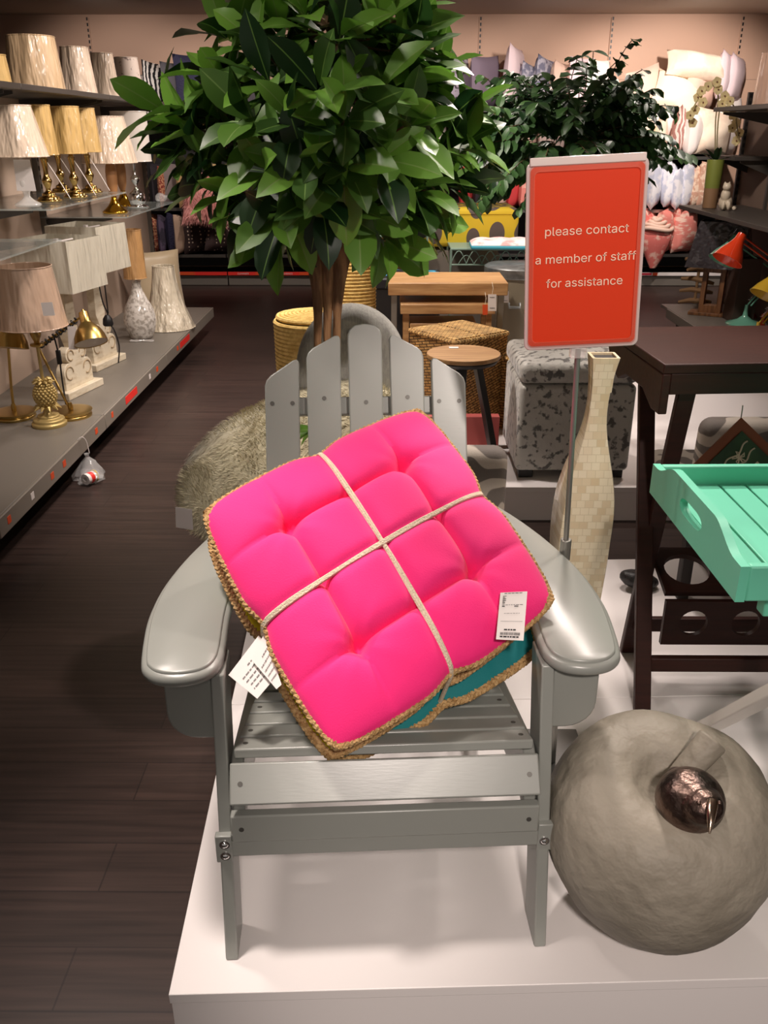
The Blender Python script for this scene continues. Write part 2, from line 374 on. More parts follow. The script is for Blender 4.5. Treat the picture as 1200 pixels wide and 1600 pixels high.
# ================================================================ grey adirondack armchair
paint = mat('grey_chair_paint', (146, 148, 142), .32, bump=.012, bscale=40, bstretch=(1, 8, 8), spec=.7)
screw = mat('dark_screw', (96, 94, 90), .45, .6)
CH = T(-.0025, 1.124, .15) @ R(3.3)
chair = thing('adirondack_chair', CH.translation, 'grey painted slatted wooden garden armchair on the white plinth, pink cushions in it', 'armchair')
def lean(w): return .11 * w / .527
SIDE = lambda u0: frame((u0, 0, 0), (0, 1, 0), (0, 0, 1), (1, 0, 0))
for s in (-1, 1):
    u0 = -.287 if s < 0 else .265
    b = MB(CH); b.prism([(0, 0), (.08, 0), (.08 + lean(.527), .527), (lean(.527), .527)], .022, SIDE(u0)); obj('front_leg', b, paint, chair, bevel=.003)
    # side rail running from the front down to the floor behind
    ur = .2405 if s > 0 else -.2625
    b = MB(CH); b.prism([(.062, .255), (.075, .352), (.11, .37), (.44, .30), (.86, .06), (.90, 0), (.80, 0), (.42, .205), (.12, .27)], .022, SIDE(ur)); obj('side_rail', b, paint, chair, bevel=.003)
    # quarter-round bracket under the arm
    ua = .2875 * s
    outl = [(0, .527), (.078, .527), (.078, .47)] + [(.078 - .05 * (1 - math.cos(math.radians(a))), .45 - .05 * math.sin(math.radians(a))) for a in range(0, 91, 15)] + [(0, .40)]
    b = MB(CH); b.prism([(ua + s * x, z) for x, z in outl], .022, frame((0, .132, 0), (1, 0, 0), (0, 0, 1), (0, -1, 0))); obj('arm_bracket', b, paint, chair, bevel=.003)
    # arm
    inner = [(.235, .745), (.232, .70), (.243, .58), (.262, .45), (.272, .30), (.268, .17)]
    tip = [(.270, .125), (.281, .098), (.302, .081), (.335, .074), (.368, .080), (.390, .098), (.402, .125)]
    outer = [(.413, .20), (.419, .28), (.414, .38), (.396, .48), (.368, .58), (.335, .67), (.305, .735), (.288, .765), (.262, .775)]
    out = [(p.x, p.y) for p in spline([(x, y, 0) for x, y in inner + tip + outer] + [(inner[0][0], inner[0][1], 0)], 4)][:-1]
    cen = []
    nn = len(out)
    def off(d):
        r = []
        for i in range(nn):
            p0, p1 = Vector(out[i - 1]), Vector(out[(i + 1) % nn]); tg = (p1 - p0).normalized(); nv = Vector((-tg.y, tg.x))
            r.append(Vector(out[i]) + nv * d)
        return r
    area = sum(out[i - 1][0] * out[i][1] - out[i][0] * out[i - 1][1] for i in range(nn)); sg = 1 if area > 0 else -1
    b = MB(CH); rings = []
    for d, z in ((.004, .527), (.001, .530), (0, .535), (.001, .541), (.004, .545), (.0095, .5472), (.010, .5505), (.0125, .5525)):
        rings.append([(s * p.x, p.y, z) for p in off(d * sg)])
    b.loft(rings); obj('armrest', b, paint, chair, ang=50)
    # bolts and metal plates at the leg
    b = MB(CH); b.box((s * .279, .047, .218), (.028, .014, .058)); bk = obj('corner_plate', b, paint, chair, bevel=.002)
    for z in ((.205, .23) if s < 0 else (.212,)):
        b = MB(CH); b.ball((s * .277, .039, z), (.007, .005, .007), 12); b.cyl((s * .277, .0405, z), (s * .277, .038, z), .009, 14); obj('bolt', b, chrome, bk, label='shiny bolt head')
# front rails and curved front slats
b = MB(CH); b.box((0, .055, .216), (.562, .024, .034)); obj('front_rail', b, paint, chair, bevel=.002)
def slat(name, p0, p1, half, th, parent=chair, screws=True, half1=None):
    """board whose front edge runs at p0 and back edge at p1 (v,w), thickness below"""
    (v0, w0), (v1, w1) = p0, p1; d = Vector((v1 - v0, w1 - w0)).normalized(); nrm = Vector((-d.y, d.x)) * th; h1 = half if half1 is None else half1
    b = MB(CH); ring = lambda u, q: (u, q[0], q[1])
    A, B, C_, D = (v0, w0), (v1, w1), (v1 - nrm.x, w1 - nrm.y), (v0 - nrm.x, w0 - nrm.y)
    b.loft([[(-half, *A), (-h1, *B), (-h1, *C_), (-half, *D)], [(half, *A), (h1, *B), (h1, *C_), (half, *D)]])
    o = obj(name, b, paint, parent, bevel=.003)
    if screws:
        for s in (-1, 1):
            m_ = ((v0 + v1) / 2, (w0 + w1) / 2); uu = s * (half - .018); nn_ = nrm.normalized()
            b = MB(CH); b.cyl((uu, m_[0] - nn_.x * .002, m_[1] - nn_.y * .002), (uu, m_[0] + nn_.x * .0006, m_[1] + nn_.y * .0006), .0045, 12); obj('screw', b, screw, o, label='small dark screw head')
    return o
slat('seat_slat', (.036, .236), (.040, .290), .264, .02)
slat('seat_slat', (.030, .322), (.072, .376), .262, .018)
N7 = 7
for k in range(N7):
    v0 = .088 + k * .0485; v1 = v0 + (.0425 if k < 6 else .07); f = lambda v: .392 - (v - .088) * .215
    slat('seat_slat', (v0, f(v0)), (v1, f(v1)), .256 - .022 * k / 6, .018, screws=k in (0, 1, 3, 6), half1=.256 - .022 * (k + .7) / 6)
# fan back
BB, BT = Vector((.47, .27)), Vector((.83, .962)); bd = (BT - BB); bl = bd.length; bd = bd.normalized()
bnorm = Vector((-bd.y, bd.x))          # pointing forward/up
BK = CH @ frame((-.008, BB.x, BB.y), (1, 0, 0), (0, bd.x, bd.y), (0, bnorm.x, bnorm.y))
def ft(u): u = abs(u); return bl - .45 * u - .6 * u * u
for k in range(-2, 3):
    uc = k * .0915; hw = .0378
    ua, ub = uc - hw, uc + hw
    top = [(ub - .0, ft(ub) - .014), (ub - .004, ft(ub - .004) - .004), (ub - .013, ft(ub - .013))] + ([(uc + .02, ft(0) - .009), (uc, ft(0) - .006), (uc - .02, ft(0) - .009)] if k == 0 else []) + [(ua + .013, ft(ua + .013)), (ua + .004, ft(ua + .004) - .004), (ua, ft(ua) - .014)]
    b = MB(BK); b.prism([(ua + .004, 0), (ub - .004, 0)] + top, .018, None, -.009); o = obj('back_slat', b, paint, chair, bevel=.003)
    for x in ((-.022, .022) if abs(k) == 2 else (.0,) if k else (.0,)):
        b = MB(BK); b.cyl((uc + x, bl - .182 + (.01 if abs(k) == 1 else 0), .0086), (uc + x, bl - .182 + (.01 if abs(k) == 1 else 0), .0098), .0048, 12); obj('screw', b, screw, o, label='small dark screw head')
b = MB(BK); b.box((0, bl - .185, -.021), (.40, .04, .022)); obj('back_rail', b, paint, chair, bevel=.003)
b = MB(BK); b.box((0, .27, -.021), (.60, .06, .022)); obj('back_rail', b, paint, chair, bevel=.003)
b = MB(BK); b.box((0, .03, -.021), (.46, .07, .022)); obj('back_rail', b, paint, chair, bevel=.003)
# ================================================================ stack of tied cushions
pink = mat('pink_cotton', (250, 28, 124), .8, bump=.12, bscale=420, sheen=.25)
teal = mat('teal_cotton', (0, 118, 122), .75, bump=.12, bscale=420)
yellow = mat('yellow_cotton', (206, 198, 20), .75, bump=.12, bscale=420)
jute = mat('jute_braid', (206, 170, 118), .85, bump=.6, bscale=260, rgb2=(172, 134, 84), vscale=120)
cord = mat('cream_cord', (222, 206, 180), .8, bump=.5, bscale=300)
def quilt_pad(name, cs, label, m, H=.05, back=.35, cat='cushion', n=96, notch=.05, tag_side=None):
    Lc, Tc, Rc, Bc = cs; cen = (Lc + Tc + Rc + Bc) / 4
    nrm = (Rc - Lc).cross(Tc - Bc).normalized()
    def P(a, b):
        x, y = (a + 1) / 2, (b + 1) / 2
        return Lc * (1 - x) * (1 - y) + Tc * x * (1 - y) + Rc * x * y + Bc * (1 - x) * y
    def plan(a, b):
        # rounded corners, edges drawn in by the strings at the middles, bulging between
        k = 1 - .045 * (a * a * b * b) ** 3
        q = lambda t: notch * math.exp(-(t / .13) ** 2) - .03 * (1 - t * t)
        a2 = a * k * (1 - q(b) * abs(a) ** 2); b2 = b * k * (1 - q(a) * abs(b) ** 2)
        return a2, b2
    def ht(a, b):
        e = max(0, 1 - abs(a) ** 3.2) ** .5 * max(0, 1 - abs(b) ** 3.2) ** .5
        def ln(t): d = min(abs(t - .5), abs(t + .5)); return d
        da, db = ln(a), ln(b)
        fa = 1 - .75 * max(0, abs(b) - .5) ** .5; fb = 1 - .75 * max(0, abs(a) - .5) ** .5
        g = 1 - .34 * math.exp(-da / .042) * fa - .34 * math.exp(-db / .042) * fb
        r2 = min((a - i) ** 2 + (b - j) ** 2 for i in (-.5, .5) for j in (-.5, .5))
        g -= .60 * math.exp(-math.sqrt(r2) / .06)
        g -= .14 * math.exp(-(a / .05) ** 2) + .14 * math.exp(-(b / .05) ** 2)
        g -= .10 * math.exp(-(a / .2) ** 2) * abs(b) + .10 * math.exp(-(b / .2) ** 2) * abs(a)
        # soft gathers running from the tufts to the rim
        an = math.atan2(b - math.copysign(.5, b), a - math.copysign(.5, a))
        g += .03 * math.sin(an * 9 + 2 * noise.noise(Vector((a * 2, b * 2, 0)))) * math.exp(-math.sqrt(r2) / .22) * (1 - math.exp(-r2 / .01))
        g += .05 * noise.noise(Vector((a * 2.3, b * 2.3, H * 77)))
        return H * e * max(.12, g)
    def pt(u, v, s):
        a, b = u * 2 - 1, v * 2 - 1; a2, b2 = plan(a, b)
        return P(a2, b2) + nrm * (ht(a, b) * (1 if s > 0 else -back))
    t = thing(name, (cen.x, cen.y, min(c.z for c in cs)), label, cat, 'tied stack of seat pads')
    mb = MB(); mb.grid(lambda u, v: pt(u, v, 1), n, n); mb.grid(lambda u, v: pt(u, v, -1), 40, 40)
    obj('cover', mb, m, t, ang=80)
    # plaited rope sewn round the rim
    per = []
    K = 110
    for side in range(4):
        for i in range(K):
            s = i / K * 2 - 1
            a, b = ((s, -1), (1, s), (-s, 1), (-1, -s))[side]; per.append(P(*plan(a, b)))
    mb = MB(); NP = len(per)
    for ph in range(3):
        pts = []
        for i in range(NP):
            p = per[i]; tg = (per[(i + 2) % NP] - per[i - 2]).normalized(); o_ = nrm.cross(tg).normalized() * -1
            w_ = 2 * PI * (i / NP * 66) + ph * 2 * PI / 3
            pts.append(p + o_ * (math.sin(w_) * .0046 + .006) + nrm * (math.sin(2 * w_) * .003 + .004))
        mb.tube(pts, .0052, 6, True)
    obj('braided_trim', mb, jute, t, label='plaited jute rope trim')
    return t, P, nrm, ht, plan
cL, cT, cR, cB = atz(306, 800, .868), atz(656, 634, .967), atz(876, 943, .728), atz(521, 1188, .573)
pk, Pp, pn, ph_, pplan = quilt_pad('seat_cushion', (cL, cT, cR, cB), 'bright pink tufted square seat pad with jute rope edge, topmost of the tied stack', pink, .062, .3)
dn = Vector((0, 0, -1))
sh = lambda d, x, z, y=0: [c - pn * d + Vector((x, y, z)) for c in (cL, cT, cR, cB)]
ctr = (cL + cT + cR + cB) / 4
def rot_(cs, deg):
    c0 = sum(cs, Vector()) / 4; M_ = Matrix.Rotation(math.radians(deg), 4, pn); return [c0 + M_ @ (c - c0) for c in cs]
def shrink(cs, k):
    c0 = sum(cs, Vector()) / 4; return [c0 + (c - c0) * k for c in cs]
quilt_pad('seat_cushion', shrink(rot_(sh(.06, -.012, -.016), 0), .95), 'mustard yellow seat pad with jute edge, squeezed beneath the pink pad', yellow, .03, .7, n=48)
quilt_pad('seat_cushion', shrink(rot_(sh(.11, .032, -.022), -5), .945), 'teal green seat pad with jute edge, lowest of the tied stack', teal, .03, .7, n=48)
# the cord that ties them, crossing over the pink pad
tie = thing('tying_cord', ctr, 'cream cord tied crosswise around the pink seat pad stack', 'cord')
for ax in (0, 1):
    for dx in (-1, 1):
        hv = [(i / 60 * 2 - 1, max(ph_(*((0, i / 60 * 2 - 1) if ax == 0 else (i / 60 * 2 - 1, 0))), 0)) for i in range(61)]
        hull = []
        for q_ in hv:
            while len(hull) > 1 and (hull[-1][1] - hull[-2][1]) * (q_[0] - hull[-1][0]) < (q_[1] - hull[-1][1]) * (hull[-1][0] - hull[-2][0]): hull.pop()
            hull.append(q_)
        def hh_(s):
            for (s0, h0), (s1, h1) in zip(hull[:-1], hull[1:]):
                if s0 <= s <= s1: return h0 + (h1 - h0) * (s - s0) / max(s1 - s0, 1e-6)
            return 0
        pts = []
        for i in range(61):
            s = i / 60 * 2 - 1
            a, b = ((0, s) if ax == 0 else (s, 0))
            wob = dx * .009 * (.35 + .65 * abs(math.sin(s * 3.1 + ax)))
            a2, b2 = pplan(a, b)
            a2 += wob if ax == 0 else 0; b2 += wob if ax == 1 else 0
            e = 1.0 if abs(s) < .94 else 0
            pts.append(Pp(a2, b2) + pn * (hh_(s) * .93 + .0035 + (.001 if ax else 0)))
        end = [pts[-1] - pn * d for d in (.03, .08, .14)]; st = [pts[0] - pn * d for d in (.14, .08, .03)]
        mb = MB(); mb.tube(st + pts + end, .0036, 6); obj('cord_strand', mb, cord, tie)
# paper labels of the stack
def card(name, quad, m, th=.0006, parent=None, **k):
    q = [Vector(p) for p in quad]; nv = (q[1] - q[0]).cross(q[3] - q[0]).normalized() * th
    b = MB(); b.add(q + [p - nv for p in q], [(0, 1, 2, 3), (7, 6, 5, 4), (0, 4, 5, 1), (1, 5, 6, 2), (2, 6, 7, 3), (3, 7, 4, 0)])
    return obj(name, b, m, parent, **k)
def printed(parent, quad, rows, m=ink, lift=.0006):
    """rows: (v, u0, u1, thickness) printed lines in the card's own unit square"""
    q = [Vector(p) for p in quad]; nv = (q[1] - q[0]).cross(q[3] - q[0]).normalized() * lift
    f = lambda u, v: (q[0] * (1 - u) + q[1] * u) * (1 - v) + (q[3] * (1 - u) + q[2] * u) * v + nv
    b = MB()
    for v, u0, u1, h in rows: b.add([f(u0, v), f(u1, v), f(u1, v + h), f(u0, v + h)], [(0, 1, 2, 3)])
    return obj('print', b, m, parent, raw=True)
random.seed(5)
def words(v, u0, u1, h=.03):
    r = []; u = u0
    while u < u1 - .02:
        w_ = random.uniform(.05, .13); r.append((v, u, min(u + w_, u1), h)); u += w_ + .025
    return r
def onpad(px, py, lift=.03): # point of the pad's plane under a pixel, lifted towards the viewer
    r = ray(px, py); d = (ctr + pn * lift - EYE).dot(pn) / r.dot(pn); return EYE + r * d
# price ticket pinned at the lower right corner of the pink pad
qd = [onpad(782, 926, .07), onpad(824, 924, .066), onpad(818, 1001, .060), onpad(775, 999, .064)]
qd = [qd[0], qd[3], qd[2], qd[1]]
tk = thing('price_ticket', qd[0], 'white printed price ticket with barcode hanging on the pink pad', 'ticket')
card('card', qd, white, parent=tk)
f_ = lambda u, v: (v, u)
rows = []
for (vv, a, b_, h) in ((.03, .2, .7, .02),): rows.append((a, vv, vv + h, b_ - a))
rr = []
q2 = [qd[0], qd[3], qd[2], qd[1]]
rr += words(.02, .15, .85, .014)
for k in range(9): rr += [(.08 + k * .02, .1, .1 + random.uniform(.06, .14), .011)]
rr += words(.27, .1, .9, .01) + [(.295, .1, .2, .02), (.295, .55, .7, .02)] + words(.45, .2, .8, .008) + [(.62, .1, .9, .006)] + words(.78, .25, .68, .03)
u = .12
while u < .84:
    w_ = random.choice((.008, .012, .02)); rr.append((.85, u, u + w_, .055)); u += w_ + random.choice((.008, .012, .018))
rr += words(.925, .12, .84, .03)
printed(tk, q2, rr, ink, -.0009)
# two care labels at the left rim
for i, (pq, lab, ins) in enumerate(((((404, 993), (446, 1040), (402, 1092), (357, 1055)), 'larger white care label hanging at the left rim of the pads', .0), (((413, 990), (440, 1070), (432, 1077), (392, 1030)), 'smaller white care label overlapping the larger one', .01))):
    qd = [onpad(x, y, -.03 + ins) for x, y in pq]
    t = thing('care_label', qd[0], lab, 'label'); card('card', qd, white, parent=t)
    rows = []
    for k in range(5): rows += words(.22 + k * .13, .12, .88 if k < 4 else .6, .028)
    printed(t, [qd[1], qd[2], qd[3], qd[0]], rows, inkg, .0008)
    printed(t, [qd[1], qd[2], qd[3], qd[0]], rows, inkg, -.0016)
# ================================================================ stone apple with bird
stone = mat('grey_stone', (158, 150, 136), .6, bump=.8, bscale=26, rgb2=(136, 128, 114), vscale=7, lo=.35, hi=.7)
ap = thing('apple_sculpture', (.482, 1.222, .15), 'large grey stone apple ornament with short stem on the white plinth', 'sculpture')
AM = T(.482, 1.222, .335) @ R(14, 'X') @ R(-4, 'Y')
prof = [(0, -.178), (.03, -.180), (.07, -.178), (.115, -.160), (.155, -.115), (.185, -.055), (.199, .01), (.197, .07), (.180, .125), (.150, .158), (.115, .172), (.085, .172), (.06, .162), (.04, .143), (.02, .127), (0, .122)]
pr = [(p.x, p.y) for p in spline([(r, z, 0) for r, z in prof], 4)]
b = MB(AM); b.lathe([(max(r, 0), z) for r, z in pr], 72)
for i, v in enumerate(b.v):
    d = (v - AM.translation); k = 1 + .045 * noise.noise(d * 7 + Vector((3, 1, 5))) + .012 * noise.noise(d * 22); b.v[i] = AM.translation + d * k
    if b.v[i].z < .151: b.v[i].z = .151
obj('body', b, stone, ap, ang=80)
b = MB(AM); pts = spline([(.0, -.004, .115), (.022, .01, .15), (.055, .03, .18), (.085, .05, .203)], 6); nP = len(pts); b.tube(pts, [.019 + .008 * (i / nP) for i in range(nP)], 16); obj('stem', b, stone, ap, bevel=.006, ang=60)
b = MB()
q = None
for k in range(400):
    q = EYE + ray(1006, 1455) * (1.2 + k * .001)
    if (q - Vector((.482, 1.222, .335))).length < .187: break
b.ball(q, .0055, 12); obj('plug', b, mat('dark_plug', (60, 55, 50), .7), ap)
bronze = mat('dark_bronze', (120, 100, 92), .36, 1, bump=.35, bscale=60, rgb2=(78, 66, 62), vscale=30)
bird = thing('bird_ornament', (.565, 1.14, .46), 'small dark bronze bird with polished beak perched on the stone apple', 'bird')
c0 = atz(1078, 1250, .502)
b = MB(); e1 = Vector((.18, -.75, -.12)).normalized()
b.ball(c0, (.056, .056, .052), 24)
b.ball(c0 + Vector((.006, -.040, .022)), (.033, .030, .030), 20)
b.ball(c0 + Vector((-.004, .046, .004)), (.022, .03, .014), 16)
o = obj('body', b, bronze, bird, ang=80)
rm = o.modifiers.new('blend', 'REMESH'); rm.mode = 'VOXEL'; rm.voxel_size = .004; rm.use_smooth_shade = True
sm = o.modifiers.new('soft', 'SMOOTH'); sm.iterations = 12; sm.factor = .6
hd = c0 + Vector((.006, -.062, .032))
pol = mat('polished_bronze', (190, 168, 150), .2, 1)
b = MB(); b.tube([hd + Vector((.006, .008, .012)), hd + Vector((0, -.006, .008)), hd + Vector((-.006, -.024, -.002)), hd + Vector((-.009, -.034, -.012))], [.0095, .0085, .005, .0012], 12); obj('beak', b, pol, bird, label='polished pale beak')
for s in (-1, 1): b = MB(); b.ball(hd + Vector((s * .016, .006, .012)), .004, 10); obj('eye', b, bronze, bird)
# ================================================================ sign on a pole
sg = thing('sign_stand', (.377, 1.64, .15), 'orange notice in a clear frame on a thin grey pole stand', 'sign')
acr = mat('clear_acrylic', (236, 226, 222), .1, alpha=.35, coat=1)
sgo = mat('orange_print', (218, 54, 8), .4, coat=.12)
pole_m = mat('grey_pole_metal', (150, 148, 142), .35, .7)
q = [aty(829, 258, 1.63), aty(1014, 247, 1.63), aty(996, 537, 1.63), aty(815, 545, 1.63)]
sc_c = sum(q, Vector()) / 4; ex = ((q[1] - q[0]) + (q[2] - q[3])).normalized(); ez = ((q[0] - q[3]) + (q[1] - q[2])); ez = (ez - ex * ez.dot(ex)).normalized(); ey = ez.cross(ex)
sw, shh = (q[1] - q[0]).length, (q[0] - q[3]).length
SM = frame(sc_c, ex, ez, ex.cross(ez))
b = MB(SM); b.prism(roundrect(sw + .008, shh + .008, .012), .007, None, -.007); obj('backing', b, mat('sign_rim', (206, 184, 180), .25, coat=.8), sg, bevel=.0015)
b = MB(SM); b.prism(roundrect(sw - .006, shh - .008, .009), .0012, None, .0002); obj('printed_sheet', b, sgo, sg, label='orange printed sheet')
b = MB(SM); ro, ri = roundrect(sw - .002, shh - .002, .010), roundrect(sw - .020, shh - .024, .008)
no = len(ro); b.add([(x, y, .0016) for x, y in ro] + [(x, y, .0042) for x, y in ri] + [(x * 1.01, y * 1.01, .004) for x, y in ri], [(i, (i + 1) % no, no + (i + 1) % no, no + i) for i in range(no)] + [(no + i, no + (i + 1) % no, 2 * no + (i + 1) % no, 2 * no + i) for i in range(no)])
obj('frame_lip', b, mat('frame_lip', (226, 120, 96), .2, alpha=.35, coat=1), sg)
b = MB(SM); b.box((0, shh / 2 + .004, .0), (sw * .985, .014, .006)); obj('top_channel', b, mat('clear_channel', (238, 222, 216), .2, alpha=.8, coat=1), sg, bevel=.0015)
lt = mat('sign_lettering', (250, 214, 188), .5)
for txt, y_, wpx in (('please contact', .048, 133), ('a member of staff', .0, 162), ('for assistance', -.0425, 124)):
    o = text_part('lettering', txt, .0285, SM @ T(.0015, y_, .0022), lt, sg, .0002)
    vs = o.data.vertices; xs = [(v.co + Vector(ORG[o.name]) - sc_c).dot(ex) for v in vs]; wd = max(xs) - min(xs); want = wpx / 183 * sw; k = want / wd
    for v in vs:
        d = v.co + ORG[o.name] - sc_c; x = d.dot(ex); v.co += ex * (x * (k - 1))
pt, pb_ = Vector((.3535, 1.64, 1.135)), Vector((.3775, 1.64, .16))
md = pt.lerp(pb_, .43)
b = MB(); b.cyl(pt + Vector((0, 0, -.01)), md, .0055, 14); obj('upper_pole', b, pole_m, sg)
b = MB(); b.cyl(md, pb_, .0085, 14); obj('lower_pole', b, pole_m, sg)
b = MB(); b.cyl(md + Vector((0, 0, .012)), md - Vector((0, 0, .035)), .0115, 16); obj('clamp_collar', b, pole_m, sg, bevel=.002)
b = MB(); b.box(pt + Vector((0, .0, -.008)), (.03, .018, .04)); obj('frame_clip', b, acr, sg, bevel=.002)
b = MB(); b.box((.3775, 1.66, .155), (.16, .2, .009)); obj('base_plate', b, mat('dark_base', (92, 90, 88), .4, .6), sg, bevel=.003)
# ================================================================ mosaic vase
mosaic = brickmat('shell_mosaic', (244, 230, 200), (212, 182, 134), (222, 206, 172), .021, .0185, .0007, .25, rot=(math.radians(90), 0, 0), bump=.25, coat=.5, bias=-.4)
vs_ = thing('floor_vase', (.49, 2.05, .15), 'tall square cream shell mosaic floor vase with narrow neck', 'vase')
zs = [(.15, .040), (.22, .046), (.32, .055), (.45, .062), (.56, .0655), (.65, .063), (.72, .052), (.77, .040), (.82, .029), (.87, .0225), (.92, .022), (.97, .026), (1.015, .0325)]
sp = spline([(h, z, 0) for z, h in zs], 4)
cx = lambda z: .488 + .016 * max(0, (z - .55)) / .47
b = MB()
rings = [[(cx(p.y) + x * p.x, 2.05 + y * p.x, p.y) for x, y in roundrect(2, 2, .12, 2)] for p in sp]
top = rings[-1]; rings.append([(cx(1.015) + (x - cx(1.015)) * .8, 2.05 + (y - 2.05) * .8, 1.015) for x, y, z in top]); rings.append([(cx(1.015) + (x - cx(1.015)) * .7, 2.05 + (y - 2.05) * .7, .93) for x, y, z in top])
b.loft(rings); obj('body', b, mosaic, vs_, ang=40)
b = MB(); b.prism([(cx(1.015) + x * .024, 2.05 + y * .024) for x, y in roundrect(2, 2, .1, 2)], .004, None, 1.006); obj('mouth', b, mat('vase_mouth_shade', (40, 34, 30), .8), vs_, label='dark sheet standing for the shade in the mouth')  # dark sheet paints the shade inside the hollow neck
# ================================================================ brown tray table with bottle rack
brown = mat('dark_brown_wood', (56, 28, 21), .5, rgb2=(42, 22, 17), vscale=6, stretch=(1, 14, 14), lo=.3, hi=.75, bump=.04, bscale=60, spec=.22)
bt = thing('tray_table', (1.1, 2.05, .15), 'tall dark brown wooden tray table on crossed legs with a holed bottle rack', 'table')
a_ = math.radians(4); BTM = T(.602, 1.9, 0) @ R(4)
TZ = 1.03; D_, W_ = .40, 1.05
b = MB(BTM); b.box((W_ / 2, D_ / 2, TZ - .011), (W_, D_, .022)); obj('tabletop', b, brown, bt, bevel=.003)
b = MB(BTM); b.box((W_ / 2, .011, TZ - .046), (W_ - .04, .018, .048)); obj('front_apron', b, brown, bt, bevel=.002)
b = MB(BTM); b.box((W_ / 2, D_ - .011, TZ - .046), (W_ - .04, .018, .048)); obj('back_apron', b, brown, bt, bevel=.002)
side = [(.0, -.022), (.0, -.115), (.05, -.115), (.12, -.085), (.24, -.085), (.30, -.11), (.36, -.095), (D_, -.05), (D_, -.022)]
for x in (.0, W_ - .02):
    b = MB(BTM); b.prism([(y, TZ + z) for y, z in side], .02, frame((x, 0, 0), (0, 1, 0), (0, 0, 1), (1, 0, 0))); obj('side_panel', b, brown, bt, bevel=.003)
b = MB(BTM); b.box((.30 + .35, .05, TZ - .082), (.7, .03, .04)); obj('support_bar', b, brown, bt, bevel=.006)
for dx in (0, .9):
    b = MB(); b.beam((.640 + dx, 1.842, .152), (.648 + dx, 2.20, TZ - .03), .022, .04, (1, 0, 0)); obj('leg', b, brown, bt, bevel=.003)
    b = MB(); b.beam((.672 + dx, 2.125, .152), (.672 + dx, 1.93, TZ - .03), .022, .04, (1, 0, 0)); obj('leg', b, brown, bt, bevel=.003)
b = MB(); b.box((1.1, 1.895, .26), (.88, .02, .04)); obj('rail', b, brown, bt, bevel=.003)
b = MB(); b.box((1.1, 2.09, .26), (.86, .02, .04)); obj('rail', b, brown, bt, bevel=.003)
def holed(name, M_, L, H, holes, r, th):
    """board with round holes: a lattice around each hole"""
    b = MB(M_); xs = [0] + [ (holes[i] + holes[i + 1]) / 2 for i in range(len(holes) - 1)] + [L]; S = 24
    for i, hx in enumerate(holes):
        x0, x1 = xs[i], xs[i + 1]
        for z in (0, th):
            ring, sq = [], []
            for k in range(S):
                a = 2 * PI * k / S; c, s = math.cos(a), math.sin(a); ring.append((hx + r * c, H / 2 + r * s, z))
                t = 1e9
                if c > 1e-6: t = min(t, (x1 - hx) / c)
                if c < -1e-6: t = min(t, (x0 - hx) / c)
                if s > 1e-6: t = min(t, H / 2 / s)
                if s < -1e-6: t = min(t, -H / 2 / s)
                sq.append((hx + c * t, H / 2 + s * t, z))
            corners = [(x1, H, z), (x0, H, z), (x0, 0, z), (x1, 0, z)]
            b.add(ring + sq, [(k, (k + 1) % S, S + (k + 1) % S, S + k) for k in range(S)])
            for cx_, cy_, cz_ in corners:
                cand = sorted(range(S), key=lambda k: (sq[k][0] - cx_) ** 2 + (sq[k][1] - cy_) ** 2)[:2]
                b.add([sq[cand[0]], sq[cand[1]], (cx_, cy_, cz_)], [(0, 1, 2)])
        rg = [(hx + r * math.cos(2 * PI * k / S), H / 2 + r * math.sin(2 * PI * k / S)) for k in range(S)]
        b.add([(x, y, 0) for x, y in rg] + [(x, y, th) for x, y in rg], [(k, (k + 1) % S, S + (k + 1) % S, S + k) for k in range(S)])
    b.add([(0, 0, 0), (L, 0, 0), (L, H, 0), (0, H, 0), (0, 0, th), (L, 0, th), (L, H, th), (0, H, th)], [(0, 1, 5, 4), (2, 3, 7, 6), (1, 2, 6, 5), (3, 0, 4, 7)])
    return b
b = holed('rack', frame((.69, 1.94, .43), (1, 0, 0), (0, .97, .26), (0, -.26, .97)), .86, .17, [.075 + .132 * k for k in range(6)], .057, .014)
obj('bottle_shelf', b, brown, bt)
b = holed('rack', frame((.69, 1.934, .30), (1, 0, 0), (0, 0, 1), (0, -1, 0)), .86, .125, [.075 + .132 * k for k in range(6)], .036, .014)
obj('bottle_board', b, brown, bt)
